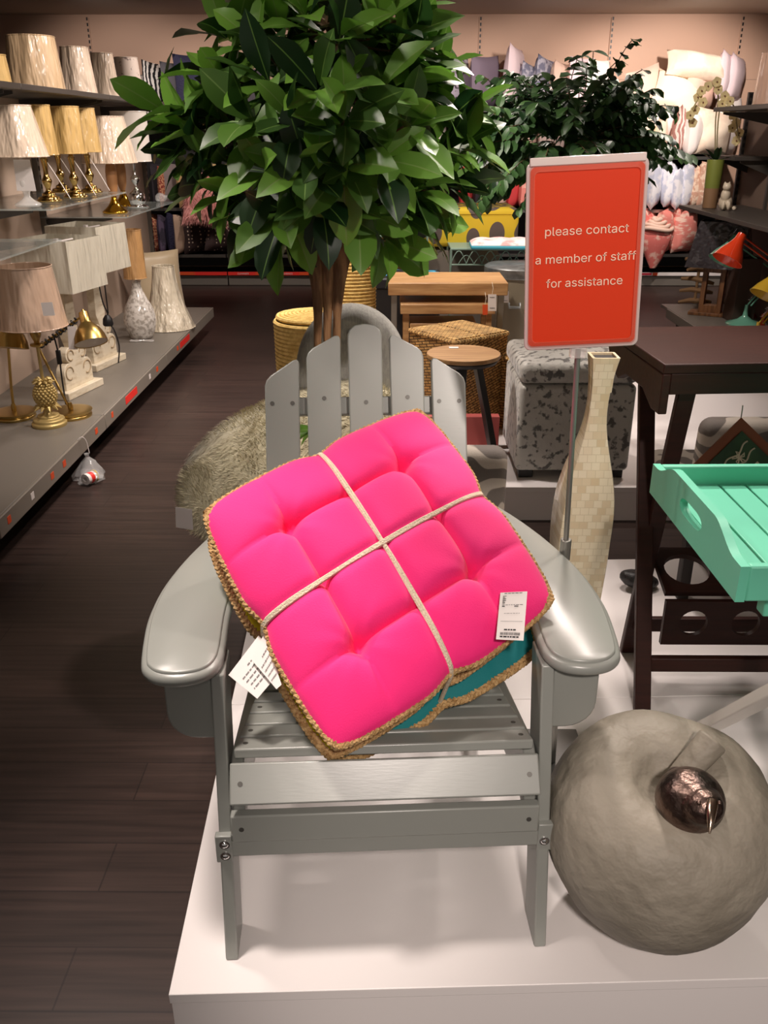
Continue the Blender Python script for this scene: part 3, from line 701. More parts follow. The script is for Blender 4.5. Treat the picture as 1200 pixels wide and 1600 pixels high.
# ================================================================ turquoise tray table
turq = mat('turquoise_paint', (112, 208, 176), .42, bump=.03, bscale=60)
tt = thing('tray_table', (.95, 1.5, .15), 'turquoise slatted wooden tray table with white crossed legs in front of the brown one', 'table')
TM = T(.575, 1.285, .80) @ R(1.3)
W2, D2 = .72, .485
for k in range(12):
    x = .03 + k * .0565; b = MB(TM); b.box((x + .026, D2 / 2, .0), (.0515, D2 - .02, .010)); obj('slat', b, turq, tt, bevel=.002)
b = MB(TM); b.box((W2 / 2, D2 / 2, -.012), (W2 - .02, .05, .012)); obj('batten', b, turq, tt)
for y in (.009, D2 - .009):
    b = MB(TM); b.box((W2 / 2, y, .013), (W2 - .032, .018, .066)); obj('end_board', b, turq, tt, bevel=.004)
def tray_side(x0):
    n_ = 40; top = []; 
    for i in range(n_ + 1):
        y = D2 * i / n_; s = min(y, D2 - y) / D2; q = min(1, max(0, (s - .06) / .22)); q = q * q * (3 - 2 * q); top.append((y, .046 + .034 * q))
    outl = [(0, -.02), (D2, -.02)] + top[::-1]
    # slotted hand hole: upper and lower strips joined at the ends
    hy0, hy1, hz0, hz1 = D2 / 2 - .06, D2 / 2 + .06, .018, .05
    b = MB(TM); Mx = frame((x0, 0, 0), (0, 1, 0), (0, 0, 1), (1, 0, 0)); th = .016
    i0 = min(range(n_ + 1), key=lambda i: abs(D2 * i / n_ - hy0)); i1 = n_ - i0
    hole = [(D2 * i0 / n_ + (D2 * (i1 - i0) / n_) * (.5 - .5 * math.cos(PI * k / 12)), 0) for k in range(13)]
    hc = (hz0 + hz1) / 2; hr = (hz1 - hz0) / 2; y0h, y1h = D2 * i0 / n_, D2 * i1 / n_
    def hw(y): s = (y - (y0h + y1h) / 2) / ((y1h - y0h) / 2); return hr * max(0, 1 - abs(s) ** 4) ** .5
    ys = sorted(set([D2 * i / n_ for i in range(n_ + 1)] + [y0h + .002, y0h + .006, y1h - .006, y1h - .002]))
    tz = lambda y: .046 + .034 * (lambda q: q * q * (3 - 2 * q))(min(1, max(0, (min(y, D2 - y) / D2 - .06) / .22)))
    for a, c in zip(ys[:-1], ys[1:]):
        segs = [(lambda y: -.02, tz)] if (c <= y0h + 1e-6 or a >= y1h - 1e-6) else [(lambda y: -.02, lambda y: hc - hw(y)), (lambda y: hc + hw(y), tz)]
        for lo_, hi_ in segs:
            P = [(a, lo_(a)), (c, lo_(c)), (c, hi_(c)), (a, hi_(a))]
            b.add([(y, z, 0) for y, z in P] + [(y, z, th) for y, z in P], [(0, 1, 2, 3), (4, 7, 6, 5), (0, 4, 5, 1), (3, 2, 6, 7)], Mx)
    for y in (0, D2):
        b.add([(y, -.02, 0), (y, tz(y), 0), (y, tz(y), th), (y, -.02, th)], [(0, 1, 2, 3)], Mx)
    return b
obj('handled_side', tray_side(0), turq, tt, ang=30); obj('handled_side', tray_side(W2 - .016), turq, tt, ang=30)
wleg = mat('white_leg_paint', (228, 222, 214), .4)
for y in (.05, D2 - .05):
    b = MB(TM); b.box((W2 / 2 + .02, y, -.045), (W2 - .10, .03, .05)); obj('support_bar', b, turq, tt, bevel=.003)
for dx in (0, .45):
    b = MB(); b.beam((.725 + dx, 1.74, .152), (.725 + dx, 1.17, .76), .024, .045, (1, 0, 0)); obj('leg', b, wleg, tt, bevel=.003, label='white painted leg')
    b = MB(); b.beam((.825 + dx * .85, 1.17, .152), (.825 + dx * .85, 1.70, .76), .024, .045, (1, 0, 0)); obj('leg', b, wleg, tt, bevel=.003, label='white painted leg')
# ================================================================ crushed velvet footstool
velvet = mat('crushed_velvet', (192, 190, 182), .45, rgb2=(96, 94, 90), vscale=30, vdetail=9, lo=.535, hi=.60, sheen=.4, bump=.5, bscale=30)
ot = thing('velvet_footstool', (.76, 3.70, .15), 'silver crushed velvet cube footstool behind the sign pole', 'footstool')
def soft_box(c, d, r, n=10, puff=0):
    cx_, cy_, cz_ = c; rings = []; b = MB()
    hs = [(-1, r), (-1 + r * .3, r * .3)] ; out = []
    prof = [(r, 0)] + [(r - r * math.sin(a), r - r * math.cos(a)) for a in [math.radians(q) for q in (15, 30, 45, 60, 75, 90)]]
    for ins, z in prof: out.append((ins, z))
    H_ = d[2]
    full = out + [(ins, H_ - z) for ins, z in out[::-1]]
    for ins, z in full: rings.append([(cx_ + x, cy_ + y, cz_ + z) for x, y in roundrect(d[0] - 2 * ins, d[1] - 2 * ins, max(r * 1.2 - ins * .9, .004), 5)])
    b.loft(rings); return b
b = soft_box((.765, 3.70, .185), (.475, .475, .37), .02); obj('body', b, velvet, ot, ang=60)
b = soft_box((.765, 3.70, .56), (.485, .485, .085), .03)
for i, v in enumerate(b.v):
    if v.z > .60: v.z += .02 * max(0, 1 - ((v.x - .765) / .24) ** 2) * max(0, 1 - ((v.y - 3.7) / .24) ** 2)
o = obj('lid', b, velvet, ot, ang=60)
b = MB(); b.grid(lambda u, v: (.765 + (u - .5) * .42, 3.70 + (v - .5) * .42, .6445 + .03 * (1 - (2 * u - 1) ** 2) * (1 - (2 * v - 1) ** 2)), 12, 12); obj('lid_crown', b, velvet, ot)
for x in (-1, 1):
    for y in (-1, 1):
        b = MB(); b.box((.765 + x * .19, 3.70 + y * .19, .168), (.06, .06, .034)); obj('foot', b, blk, ot, bevel=.003)
# ================================================================ zebra upholstered dining chairs
zeb = mat('zebra_fabric', (176, 166, 154), .8, rgb2=(104, 96, 90), wave='BANDS', wdir='Z', wdist=14, vscale=4.5, vdetail=1.5, lo=.4, hi=.52, stretch=(1.3, 1.3, 1), bump=.1, bscale=250)
dleg = mat('dark_leg', (40, 32, 30), .5)
def zebra_chair(x, y, rz, label, w_=.44):
    t = thing('dining_chair', (x, y, .15), label, 'chair')
    M_ = T(x, y, .15) @ R(rz)
    b = soft_box((0, 0, .25), (w_, .44, .11), .025); b2 = MB(M_); b2.add(b.v, b.f); obj('seat', b2, zeb, t, ang=60)
    b = soft_box((0, 0, 0), (w_ - .01, .36, .075), .03); b2 = MB(M_ @ T(0, .235, .24) @ R(86, 'X') @ T(0, .18, 0)); b2.add(b.v, b.f); obj('backrest', b2, zeb, t, ang=60)
    for sx in (-1, 1):
        for sy in (-1, 1):
            b = MB(M_); b.beam((sx * (w_ / 2 - .04), sy * .18, .26), (sx * (w_ / 2 - .04), sy * .18, .0), .035, .035, (1, 0, 0)); obj('leg', b, dleg, t, bevel=.003)
    return t
zebra_chair(.185, 2.37, 180, 'low grey zebra striped upholstered chair just behind the grey wooden armchair', .25)
zebra_chair(1.10, 2.62, 180, 'low grey zebra striped upholstered chair behind the brown tray table')
# diamond tag
dg = mat('tag_green', (60, 92, 58), .6, rgb2=(44, 70, 46), vscale=10)
tq = [aty(1158, 652, 2.10), aty(1236, 728, 2.10), aty(1158, 804, 2.10), aty(1080, 728, 2.10)]
td = thing('swing_tag', tq[0], 'diamond shaped green and rust swing tag hanging under the brown table', 'tag')
card('card', tq, mat('rust_card', (140, 74, 46), .6), .003, td)
c4 = sum(tq, Vector()) / 4
card('inner_panel', [c4 + (p - c4) * .74 + Vector((0, -.005, 0)) for p in tq], dg, .0008, td, label='green printed panel')
crm = mat('tag_print', (220, 206, 180), .6)
rw = []
random.seed(9)
for k in range(2): rw += [(.62 + k * .14, .12 + .06 * k, .26 + .06 * k, .1), (.62 + k * .14, .3 + .06 * k, .42 + .06 * k, .1), (.62 + k * .14, .46, .58, .1), (.62 + k * .14, .62, .8, .1)]
q_ = [c4 + (p - c4) * .72 + Vector((0, -.006, 0)) for p in (tq[3], tq[0], tq[1], tq[2])]
fq = lambda u, v: (q_[0] * (1 - u) + q_[1] * u) * (1 - v) + (q_[3] * (1 - u) + q_[2] * u) * v + Vector((0, -.0015, 0))
b = MB(); b.cur = 0
b.tube([fq(.05 + .9 * i / 20, .22 + .04 * math.sin(i * .6)) for i in range(21)], .0022, 6); b.tube([fq(.05 + .9 * i / 20, .42 + .04 * math.sin(i * .6)) for i in range(21)], .0022, 6)
for a in range(5):
    an = a * 1.256; b.tube([fq(.6, .32), fq(.6 + .14 * math.cos(an), .32 + .14 * math.sin(an)), fq(.6 + .1 * math.cos(an + .5), .32 + .1 * math.sin(an + .5)), fq(.6, .32)], .0018, 6)
for v, u0, u1, h in rw: b.add([fq(u0, v), fq(u1, v), fq(u1, v + h * .6), fq(u0, v + h * .6)], [(0, 1, 2, 3)])
obj('print', b, crm, td)
b = MB(); b.tube([tq[0], tq[0] + Vector((0, .002, .03))], .0015, 6); obj('string', b, steel, td)
# small dark thing on the plinth
t = thing('stone_ornament', (.80, 2.52, .15), 'small black pebble-like ornament lying on the plinth beside the vase', 'ornament')
b = MB(); b.ball((0, 0, 0), (.065, .04, .03), 20, T(.80, 2.50, .181) @ R(12, 'Y'))
for i, v in enumerate(b.v): b.v[i] = v + Vector((0, 0, .006 * noise.noise(v * 30)))
obj('body', b, mat('black_ornament', (34, 32, 32), .45, bump=.5, bscale=60), t)
# ================================================================ grey button-back chair and fur cushion on it
lin_ = mat('grey_linen', (172, 170, 162), .85, bump=.35, bscale=200, bstretch=(6, 6, 1), rgb2=(156, 154, 148), vscale=30, stretch=(6, 6, 1))
tc_ = thing('upholstered_chair', (-.115, 2.42, .15), 'light grey round-backed buttoned upholstered chair behind the wooden armchair', 'chair')
TC = T(-.115, 2.62, .15)
b = MB(TC)
def tubback(u, v):
    a = math.radians(180 + 0) ; x = (u * 2 - 1)
    w_ = .172; h0, h1 = .42, .885
    return None
outl = []
for i in range(33):
    a = PI * i / 32; outl.append((-.172 * math.cos(a), .64 + .245 * math.sin(a) ** .8))
outl = [(-.165, .40)] + outl + [(.165, .40)]
def inset(o, d):
    c = Vector((0, .62)); return [(p[0] * (1 - d / .17), .62 + (p[1] - .62) * (1 - d / .25)) for p in o]
curve = lambda x, z, y: (x, y - .35 * x * x - .04 + .08 * (z - .4), z)
rings = []
for d, y in ((.02, .03), (.006, .022), (0, .0), (.004, -.03), (.02, -.048), (.05, -.054), (.09, -.05), (.14, -.05)):
    rings.append([curve(x, z, y) for x, z in inset(outl, d)])
b.loft(rings)
for i, v in enumerate(b.v):
    p = v - TC.translation
    for bx, bz in ((-.07, .74), (.07, .74), (0, .64), (0, .80)):
        if p.y < .0: b.v[i] = b.v[i] + Vector((0, .025 * math.exp(-((p.x - bx) ** 2 + (p.z - bz) ** 2) / .0012), 0))
obj('backrest', b, lin_, tc_, ang=60)
for bx, bz in ((-.07, .74), (.07, .74), (0, .64), (0, .80)):
    b = MB(TC); b.ball((bx, -.075 + .05 * (bz - .4), bz), (.011, .006, .011), 12); obj('button', b, lin_, tc_)
b = soft_box((0, 0, .36), (.33, .40, .09), .025); b2 = MB(T(-.115, 2.40, .15)); b2.add(b.v, b.f); obj('seat', b2, lin_, tc_, ang=60)
for sx in (-1, 1):
    for sy in (-1, 1): b = MB(T(-.115, 2.40, .15)); b.beam((sx * .13, sy * .16, .36), (sx * .14, sy * .18, 0), .03, .03, (1, 0, 0)); obj('leg', b, dleg, tc_, bevel=.003)
furm = mat('cream_fur', (206, 198, 168), .85, rgb2=(188, 178, 146), vscale=9, sheen=.4)
def fur(name, base, m, parent, count, length, seed, down=(0, 0, -.6), width=.0016):
    """short hair tufts over the faces of a base mesh builder"""
    rnd = random.Random(seed); mb = MB()
    tri = []; acc = 0
    for f in base.f:
        p = [base.v[i] for i in f]; nrm = (p[1] - p[0]).cross(p[2] - p[0])
        if len(p) == 4: nrm = (p[2] - p[0]).cross(p[3] - p[1])
        ar = nrm.length
        if ar > 1e-9: acc += ar; tri.append((acc, p, nrm.normalized()))
    cen_ = sum(base.v, Vector()) / len(base.v)
    import bisect
    keys = [t_[0] for t_ in tri]
    for _ in range(count):
        _, p, nrm = tri[bisect.bisect(keys, rnd.random() * acc * .99999)]
        u, v = rnd.random(), rnd.random(); q = (p[0] * (1 - u) + p[1] * u) * (1 - v) + (p[-1] * (1 - u) + p[2] * u) * v
        if nrm.dot(q - cen_) < 0: nrm = -nrm
        swirl = Vector((noise.noise(q * 9), noise.noise(q * 9 + Vector((7, 0, 0))), noise.noise(q * 9 + Vector((0, 7, 0))))) * 1.3
        d = (nrm * .55 + Vector(down) + swirl + Vector((rnd.uniform(-.3, .3), rnd.uniform(-.3, .3), rnd.uniform(-.3, .3)))).normalized()
        l = length * rnd.uniform(.6, 1.2); s_ = d.cross(nrm); s_ = (s_.normalized() if s_.length > 1e-4 else Vector((1, 0, 0))) * width
        m1 = q + (d + nrm * .3).normalized() * l * .5; tip_ = q + d * l
        mb.add([q - s_, q + s_, m1 + s_ * .7, m1 - s_ * .7, tip_], [(0, 1, 2, 3), (3, 2, 4)])
    return obj(name, mb, m, parent, raw=True)
fc = thing('fur_cushion', (-.30, 2.40, .6), 'large cream fur cushion lying on the grey buttoned chair, left end hanging out', 'cushion')
FM = T(-.27, 2.36, .625) @ R(8, 'Z') @ R(-20, 'Y') @ R(-68, 'X') @ T(0, 0, -.24)
b = pillow_mb(.72, .52, .22, FM, 20, .02, 3, disc=.85); obj('cover', b, furm, fc); fur('pile', b, furm, fc, 22000, .017, 3, (-.5, -.2, -.2), .0011)
q = atz(292, 800, .60)
card('care_tag', [aty(274, 792, 2.02), aty(300, 796, 2.02), aty(302, 828, 2.02), aty(275, 824, 2.02)], white, .0006, fc, label='white care tag')
# ================================================================ yellow coiled rope baskets
rope = mat('yellow_rope', (236, 202, 124), .85, bump=.5, bscale=220, rgb2=(216, 178, 100), vscale=40)
def coil_basket(x, y, r, h, lid, label, handle):
    t = thing('rope_basket', (x, y, .15), label, 'basket', 'yellow coiled rope baskets'); b = MB()
    nC = int(h / .017)
    for k in range(nC):
        z = .15 + .0085 + k * .017; rr = r * (1 - .05 * (1 - k / nC)); b.tube([(x + rr * math.cos(a), y + rr * math.sin(a), z) for a in [2 * PI * i / 40 for i in range(40)]], .0098, 6, True)
    obj('body', b, rope, t)
    b = MB(); zz = .15 + h + .006
    rr = r - .012; k = 0
    while rr > .012:
        b.tube([(x + rr * math.cos(a), y + rr * math.sin(a), zz + lid * (1 - (rr / r) ** 2)) for a in [2 * PI * i / 40 for i in range(40)]], .0098, 6, True); rr -= .0175
    obj('lid', b, rope, t)
    if handle:
        b = MB(); b.tube(spline([(x + r * .7, y - r * .75, zz - .03), (x + r * .8, y - r * .7, zz + .035), (x + r * 1.02, y - r * .1, zz + .05), (x + r * .9, y + r * .5, zz + .02)], 6), .011, 8); obj('handle', b, rope, t)
coil_basket(-.335, 3.86, .17, .60, .015, 'larger yellow coiled rope basket with lid, left of the tree trunk', True)
coil_basket(-.21, 4.5, .13, .80, .012, 'taller narrow yellow rope basket behind the larger one', False)
# ================================================================ nest of wooden tables
oak = mat('oak_wood', (196, 154, 104), .45, rgb2=(160, 116, 72), vscale=5, stretch=(1.2, 12, 12), lo=.35, hi=.7, vdetail=5, bump=.05, bscale=60)
nick = mat('brushed_nickel', (150, 146, 138), .35, .8)
def side_table(x0, x1, y0, y1, zt, th, label, legm):
    xc, yc = (x0 + x1) / 2, (y0 + y1) / 2
    t = thing('nesting_table', (xc, yc, .15), label, 'table', 'nest of wooden tables')
    b = MB(); b.box((xc, yc, zt - th / 2), (x1 - x0, y1 - y0, th)); obj('tabletop', b, oak, t, bevel=.004)
    for x in (x0 + .03, x1 - .03):
        for y in (y0 + .035, y1 - .035): b = MB(); b.box((x, y, (zt - th + .15) / 2), (.03, .03, zt - th - .15)); obj('leg', b, legm, t, bevel=.002)
        b = MB(); b.box((x, yc, .165), (.03, y1 - y0 - .1, .03)); obj('stretcher', b, legm, t, bevel=.002)
    return t
side_table(-.012, .592, 4.50, 4.88, .80, .062, 'largest wooden nesting table with thick pale oak top', nick)
side_table(.05, .53, 4.47, 4.78, .70, .05, 'middle wooden nesting table tucked under the largest', oak)
side_table(.10, .44, 4.49, 4.70, .60, .03, 'smallest wooden nesting table, lowest of the nest', oak)
# price tags hanging from the nest
for (x, y, w_, h_, lab, mm) in ((769, 473, 13, 26, 'white price tag with string hanging from the middle nesting table', white), (758, 484, 8, 16, 'orange round-cornered tag beside the white price tag', orange_t), (790, 464, 10, 18, 'white price tag on the grey storage bin right of the oak table', white)):
    Y = 4.42 if x < 780 else 4.86
    q = [aty(x - w_ / 2, y - h_ / 2, Y), aty(x + w_ / 2, y - h_ / 2, Y), aty(x + w_ / 2, y + h_ / 2, Y), aty(x - w_ / 2, y + h_ / 2, Y)]
    t = thing('price_tag', q[0], lab, 'tag'); card('card', q[::-1], mm, .001, t)
    if mm is white: printed(t, q[::-1], words(.15, .2, .8, .06) + words(.8, .2, .8, .05), inkg, .001)
    p = (q[0] + q[1]) / 2; b = MB(); b.tube([p, p + Vector((.004, .005, .03)), p + Vector((0, .03, .055))], .0015, 6); obj('string', b, cord, t)
# ================================================================ round side table
rt = thing('round_side_table', (.308, 3.65, .15), 'round wood-topped side table on three splayed black legs', 'table')
b = MB(); b.lathe([(.145, 0), (.154, .004), (.156, .012), (.154, .02)], 48, T(.308, 3.65, .625)); obj('tabletop', b, oak, rt, ang=50)
b = MB(); b.lathe([(.09, 0), (.140, .008), (.150, .022), (.148, .026)], 48, T(.308, 3.65, .60)); obj('rim', b, blk, rt, ang=50)
for a in (-100, 20, 140):
    c, s = math.cos(math.radians(a)), math.sin(math.radians(a)); b = MB(); b.beam((.308 + c * .06, 3.65 + s * .06, .615), (.308 + c * .17, 3.65 + s * .17, .151), .045, .028, (c, s, 0)); obj('leg', b, blk, rt, bevel=.003)
q = atz(709, 543, .6465); t = tag(obj('price_label', MB().box((q.x, q.y, .6465), (.04, .03, .001)), white, None, (q.x, q.y, .646)), 'small white label lying on the round side table', 'label')
# ================================================================ woven lidded baskets
weave = brickmat('woven_seagrass', (206, 164, 98), (168, 124, 68), (84, 56, 28), .034, .013, .0022, .8, rot=(math.radians(90), 0, math.radians(20)), bump=.9, grain=(30, 30, 30))
weavet = brickmat('woven_seagrass_lid', (222, 184, 118), (186, 144, 86), (110, 78, 42), .04, .013, .002, .8, rot=(0, 0, math.radians(12)), bump=.9, grain=(30, 30, 30))
def woven(x, y, a, dx, dy, h, z0, label, split):
    t = thing('woven_basket', (x, y, z0), label, 'basket', 'woven seagrass baskets'); M_ = T(x, y, z0) @ R(a)
    b = MB(M_); r0, r1 = roundrect(dx * .92, dy * .92, .02, 3), roundrect(dx, dy, .02, 3)
    b.loft([[(p[0], p[1], 0) for p in r0], [(p[0], p[1], h) for p in r1]]); obj('body', b, weave, t, bevel=.006)
    b = MB(M_); b.tube([(p[0], p[1], h) for p in r1], .009, 6, True); obj('rim', b, weavet, t)
    for k in range(split):
        w_ = dx / split; b = MB(M_); b.box((-dx / 2 + w_ * (k + .5), 0, h + .004), (w_ - .012, dy - .02, .018)); obj('lid_flap', b, weavet, t, bevel=.004)
woven(.325, 4.195, 37, .345, .345, .47, .15, 'square lidded woven seagrass basket behind the round side table', 2)
woven(.67, 4.15, 30, .24, .24, .36, .15, 'smaller woven seagrass basket wedged beside the velvet footstool', 1)
b = MB(); b.box((.28, 3.865, .23), (.44, .05, .155)); t = tag(obj('cardboard_box', b, mat('rosy_box', (196, 96, 92), .6), None, (.28, 3.865, .15), bevel=.004), 'rose red box on the plinth under the round side table', 'box')
# ================================================================ grey bins, bench and pads
binm = mat('grey_bin', (134, 124, 104), .5); galv = mat('galvanised_lid', (150, 152, 150), .35, .7, rgb2=(126, 128, 126), vscale=20)
bn = thing('storage_bin', (.74, 5.15, .15), 'tall grey tapered storage bin with galvanised lid, left of the orange sign', 'bin')
b = MB(); b.lathe([(.15, 0), (.185, .58), (.19, .60)], 40, T(.74, 5.15, .15)); obj('body', b, binm, bn)
b = MB(); b.lathe([(.2, 0), (.205, .01), (.205, .05), (.19, .06), (.0, .066)], 40, T(.74, 5.15, .745)); obj('lid', b, galv, bn, label='galvanised metal lid')
b = MB(); b.tube([(.66, 4.955, .62), (.66, 4.935, .60), (.72, 4.93, .60), (.72, 4.95, .62)], .008, 8); obj('handle', b, galv, bn)
wire = mat('green_wire', (128, 152, 136), .45, .2)
def wire_bench(x0, x1, y0, y1, zt, label, seatm=None):
    t = thing('wire_bench', ((x0 + x1) / 2, (y0 + y1) / 2, .15), label, 'bench', 'pale green wire benches')
    b = MB(); b.tube([(x0, y0, zt), (x1, y0, zt), (x1, y1, zt), (x0, y1, zt)], .007, 8, True); b.tube([(x0, y0, zt - .09), (x1, y0, zt - .09)], .005, 8)
    nn_ = 6
    for k in range(nn_):
        xa = x0 + (x1 - x0) * k / nn_; w_ = (x1 - x0) / nn_
        b.tube([(xa + w_ * (i / 8), y0, zt - .085 + .075 * math.sin(PI * i / 8)) for i in range(9)], .0035, 6); b.tube([(xa + w_ * (.5 + i / 8), y0, zt - .085 + .05 * math.sin(PI * i / 8)) for i in range(9) if xa + w_ * (.5 + i / 8) <= x1], .003, 6)
    obj('apron', b, wire, t)
    b = MB(); b.box(((x0 + x1) / 2, (y0 + y1) / 2, zt), (x1 - x0, y1 - y0, .008)); obj('seat', b, wire, t)
    for x in (x0, x1):
        for y in (y0, y1): b = MB(); b.cyl((x, y, .15), (x, y, zt), .007, 8); obj('leg', b, wire, t)
wire_bench(.36, .92, 5.42, 5.75, .855, 'pale green wire bench under the pink and white pad')
wire_bench(-.28, .22, 5.5, 5.9, .92, 'pale green wire bench in front of the straw coloured box, behind the trunk')
padm = mat('pink_white_pad', (240, 216, 214), .8, rgb2=(226, 158, 156), vscale=16, lo=.52, hi=.68); piping = mat('turquoise_piping', (70, 166, 186), .7)
t = thing('chair_pad', (.66, 5.5, .86), 'pink and white tufted chair pad with turquoise edge on the wire bench', 'cushion')
PM = T(.72, 5.47, .862) @ R(-3) @ R(-2, 'X')
b = MB(PM)
hh = lambda u, v: .022 + .03 * (max(0, (1 - (2 * u - 1) ** 6) * (1 - (2 * v - 1) ** 6))) ** .5 * (.75 + .25 * abs(math.sin(u * PI * 4) * math.sin(v * PI * 4)))
b.grid(lambda u, v: ((u - .5) * .48, (v - .5) * .38, hh(u, v)), 32, 32); b.grid(lambda u, v: ((u - .5) * .48, (v - .5) * .38, .022), 2, 2); obj('cover', b, padm, t)
b = MB(PM); b.box((0, 0, .011), (.485, .385, .022)); obj('border', b, piping, t, bevel=.008, label='turquoise piped border')
# bold yellow cushion with dark ovals
def petal_mat():
    m = bpy.data.materials.new('yellow_print'); m.use_nodes = True; N, L = m.node_tree.nodes, m.node_tree.links; bs = N['Principled BSDF']; bs.inputs['Roughness'].default_value = .8
    tc = N.new('ShaderNodeTexCoord'); mp = N.new('ShaderNodeMapping'); mp.inputs['Scale'].default_value = (8, 8, 5.5); L.new(tc.outputs['Object'], mp.inputs[0])
    v = N.new('ShaderNodeTexVoronoi'); v.inputs['Scale'].default_value = 1; v.inputs['Randomness'].default_value = .35; L.new(mp.outputs[0], v.inputs[0])
    r = N.new('ShaderNodeValToRGB'); e = r.color_ramp.elements; r.color_ramp.interpolation = 'CONSTANT'
    e[0].position = 0; e[0].color = (*lin((214, 184, 40)), 1); e[1].position = .2; e[1].color = (*lin((92, 80, 74)), 1)
    n = e.new(.46); n.color = (*lin((214, 184, 40)), 1)
    L.new(v.outputs['Distance'], r.inputs[0]); L.new(r.outputs[0], bs.inputs['Base Color']); return m
ypm = petal_mat()
t = thing('floor_cushion', (.50, 6.0, .86), 'boxy yellow floor cushion with bold dark grey petal pattern', 'cushion')
b = soft_box((.50, 5.98, .83), (.60, .5, .23), .03)
for i, v in enumerate(b.v):
    if v.z > 1.0: v.z += .05 * max(0, 1 - ((v.x - .5) / .3) ** 2) * max(0, 1 - ((v.y - 5.98) / .25) ** 2) + .0
obj('cover', b, ypm, t, ang=60)
b = MB(); b.tube([(.5 + x, 5.98 + y, 1.03) for x, y in roundrect(.6, .5, .04, 4)], .004, 6, True); obj('piping', b, ypm, t)
pf = thing('round_pouf', (.32, 6.0, .15), 'dark grey round pouf below the yellow patterned cushion', 'pouf')
b = MB(); b.lathe([(.26, 0), (.30, .05), (.30, .6), (.27, .66), (0, .675)], 40, T(.42, 6.0, .15)); obj('body', b, mat('dark_pouf', (104, 96, 86), .8), pf)
straw = mat('straw_box', (176, 136, 84), .8, rgb2=(150, 112, 66), vscale=60, stretch=(1, 1, 30), bump=.3, bscale=120, bstretch=(1, 1, 20))
t = thing('straw_box', (-.02, 6.15, .15), 'straw coloured storage box with a diamond label behind the wire bench', 'box')
b = MB(); b.box((.0, 6.15, .52), (.62, .4, .74)); obj('body', b, straw, t, bevel=.008)
b = MB(); b.box((.0, 6.15, .91), (.64, .42, .04)); obj('lid', b, straw, t, bevel=.008)
q = aty(583, 423, 5.94); d = .055; lb = [Vector((q.x, q.y, q.z + d)), Vector((q.x + d * .85, q.y, q.z + .01)), Vector((q.x, q.y, q.z - d)), Vector((q.x - d * .85, q.y, q.z - .01))]
card('diamond_label', lb[::-1], white, .002, t, label='white diamond shaped label')
orn = mat('blue_flower_print', (24, 22, 28), .5, rgb2=(60, 150, 184), vscale=9, vdetail=2, lo=.56, hi=.60)
t = thing('lidded_box', (.0, 5.2, .15), 'black storage box with blue flower pattern behind the oak table', 'box')
b = MB(); b.box((.03, 5.2, .42), (.50, .34, .54)); obj('body', b, mat('black_box', (24, 22, 24), .5), t, bevel=.008)
b = MB(); b.box((.03, 5.2, .715), (.52, .36, .06)); obj('lid', b, orn, t, bevel=.01, label='lid printed with blue flowers')
# ================================================================ artificial trees
leafm = {}
def leaf_mat(name, a, c, rough=.38):
    m = mat(name, a, rough, rgb2=c, island=1, lo=.1, hi=.95, spec=.5); N, L = m.node_tree.nodes, m.node_tree.links
    b = N['Principled BSDF']
    tr = N.new('ShaderNodeBsdfTranslucent'); mx = N.new('ShaderNodeMixShader'); mx.inputs[0].default_value = .18
    L.new(b.inputs['Base Color'].links[0].from_socket, tr.inputs[0]); out = N['Material Output']
    L.new(b.outputs[0], mx.inputs[1]); L.new(tr.outputs[0], mx.inputs[2]); L.new(mx.outputs[0], out.inputs[0]); return m
LP = [.10, .52, .86, 1.0, .96, .62, 0]
def add_leaf(mb, p, d, up, L, W, curl, fold, n=6):
    """pointed oval leaf, folded along a pale midrib"""
    d = d.normalized(); s = d.cross(up); s = s.normalized() if s.length > 1e-4 else d.orthogonal().normalized(); nn = s.cross(d).normalized()
    vs = []
    for i in range(n + 1):
        t = i / n; w = W * LP[min(len(LP) - 1, round(t * (len(LP) - 1)))] if i < n else 0
        m_ = min(W * .045, w * .5)
        c = p + d * (L * t * (1 - .15 * curl * t)) - nn * (curl * L * .45 * t * t)
        wv = nn * (W * .10 * math.sin(t * 9 + L * 400) * (w / W))
        vs += [c - s * w + nn * (fold * w) + wv, c - s * m_, c + s * m_, c + s * w + nn * (fold * w) - wv]
    f0, f1 = [], []
    for i in range(n): a = i * 4; f0 += [(a, a + 1, a + 5, a + 4), (a + 2, a + 3, a + 7, a + 6)]; f1.append((a + 1, a + 2, a + 6, a + 5))
    mb.cur = 0; mb.add(vs, f0 + f1)
    for k in range(len(f1)): mb.mi[-1 - k] = 1
    mb.cur = 0
bark = mat('tan_bark', (176, 132, 92), .8, rgb2=(120, 84, 58), vscale=12, stretch=(4, 4, .8), bump=.8, bscale=20, bstretch=(4, 4, .6))
twig = mat('green_brown_twig', (96, 74, 44), .7)
rnd = random.Random(11)
tr_ = thing('ficus_tree', (-.16, 2.14, .15), 'artificial tree with big glossy leaves and pale twisted trunks behind the armchair', 'tree')
def P2(px, py, y): return aty(px, py, y)
base = P2(507, 560, 2.12); cc = P2(502, 175, 2.16)
b = MB(); b.lathe([(.085, 0), (.10, .02), (.115, .17), (.12, .18), (.105, .18), (.10, .15), (.0, .15)], 32, T(base.x, 2.13, .152)); obj('pot', b, mat('black_pot', (36, 34, 34), .5), tr_)
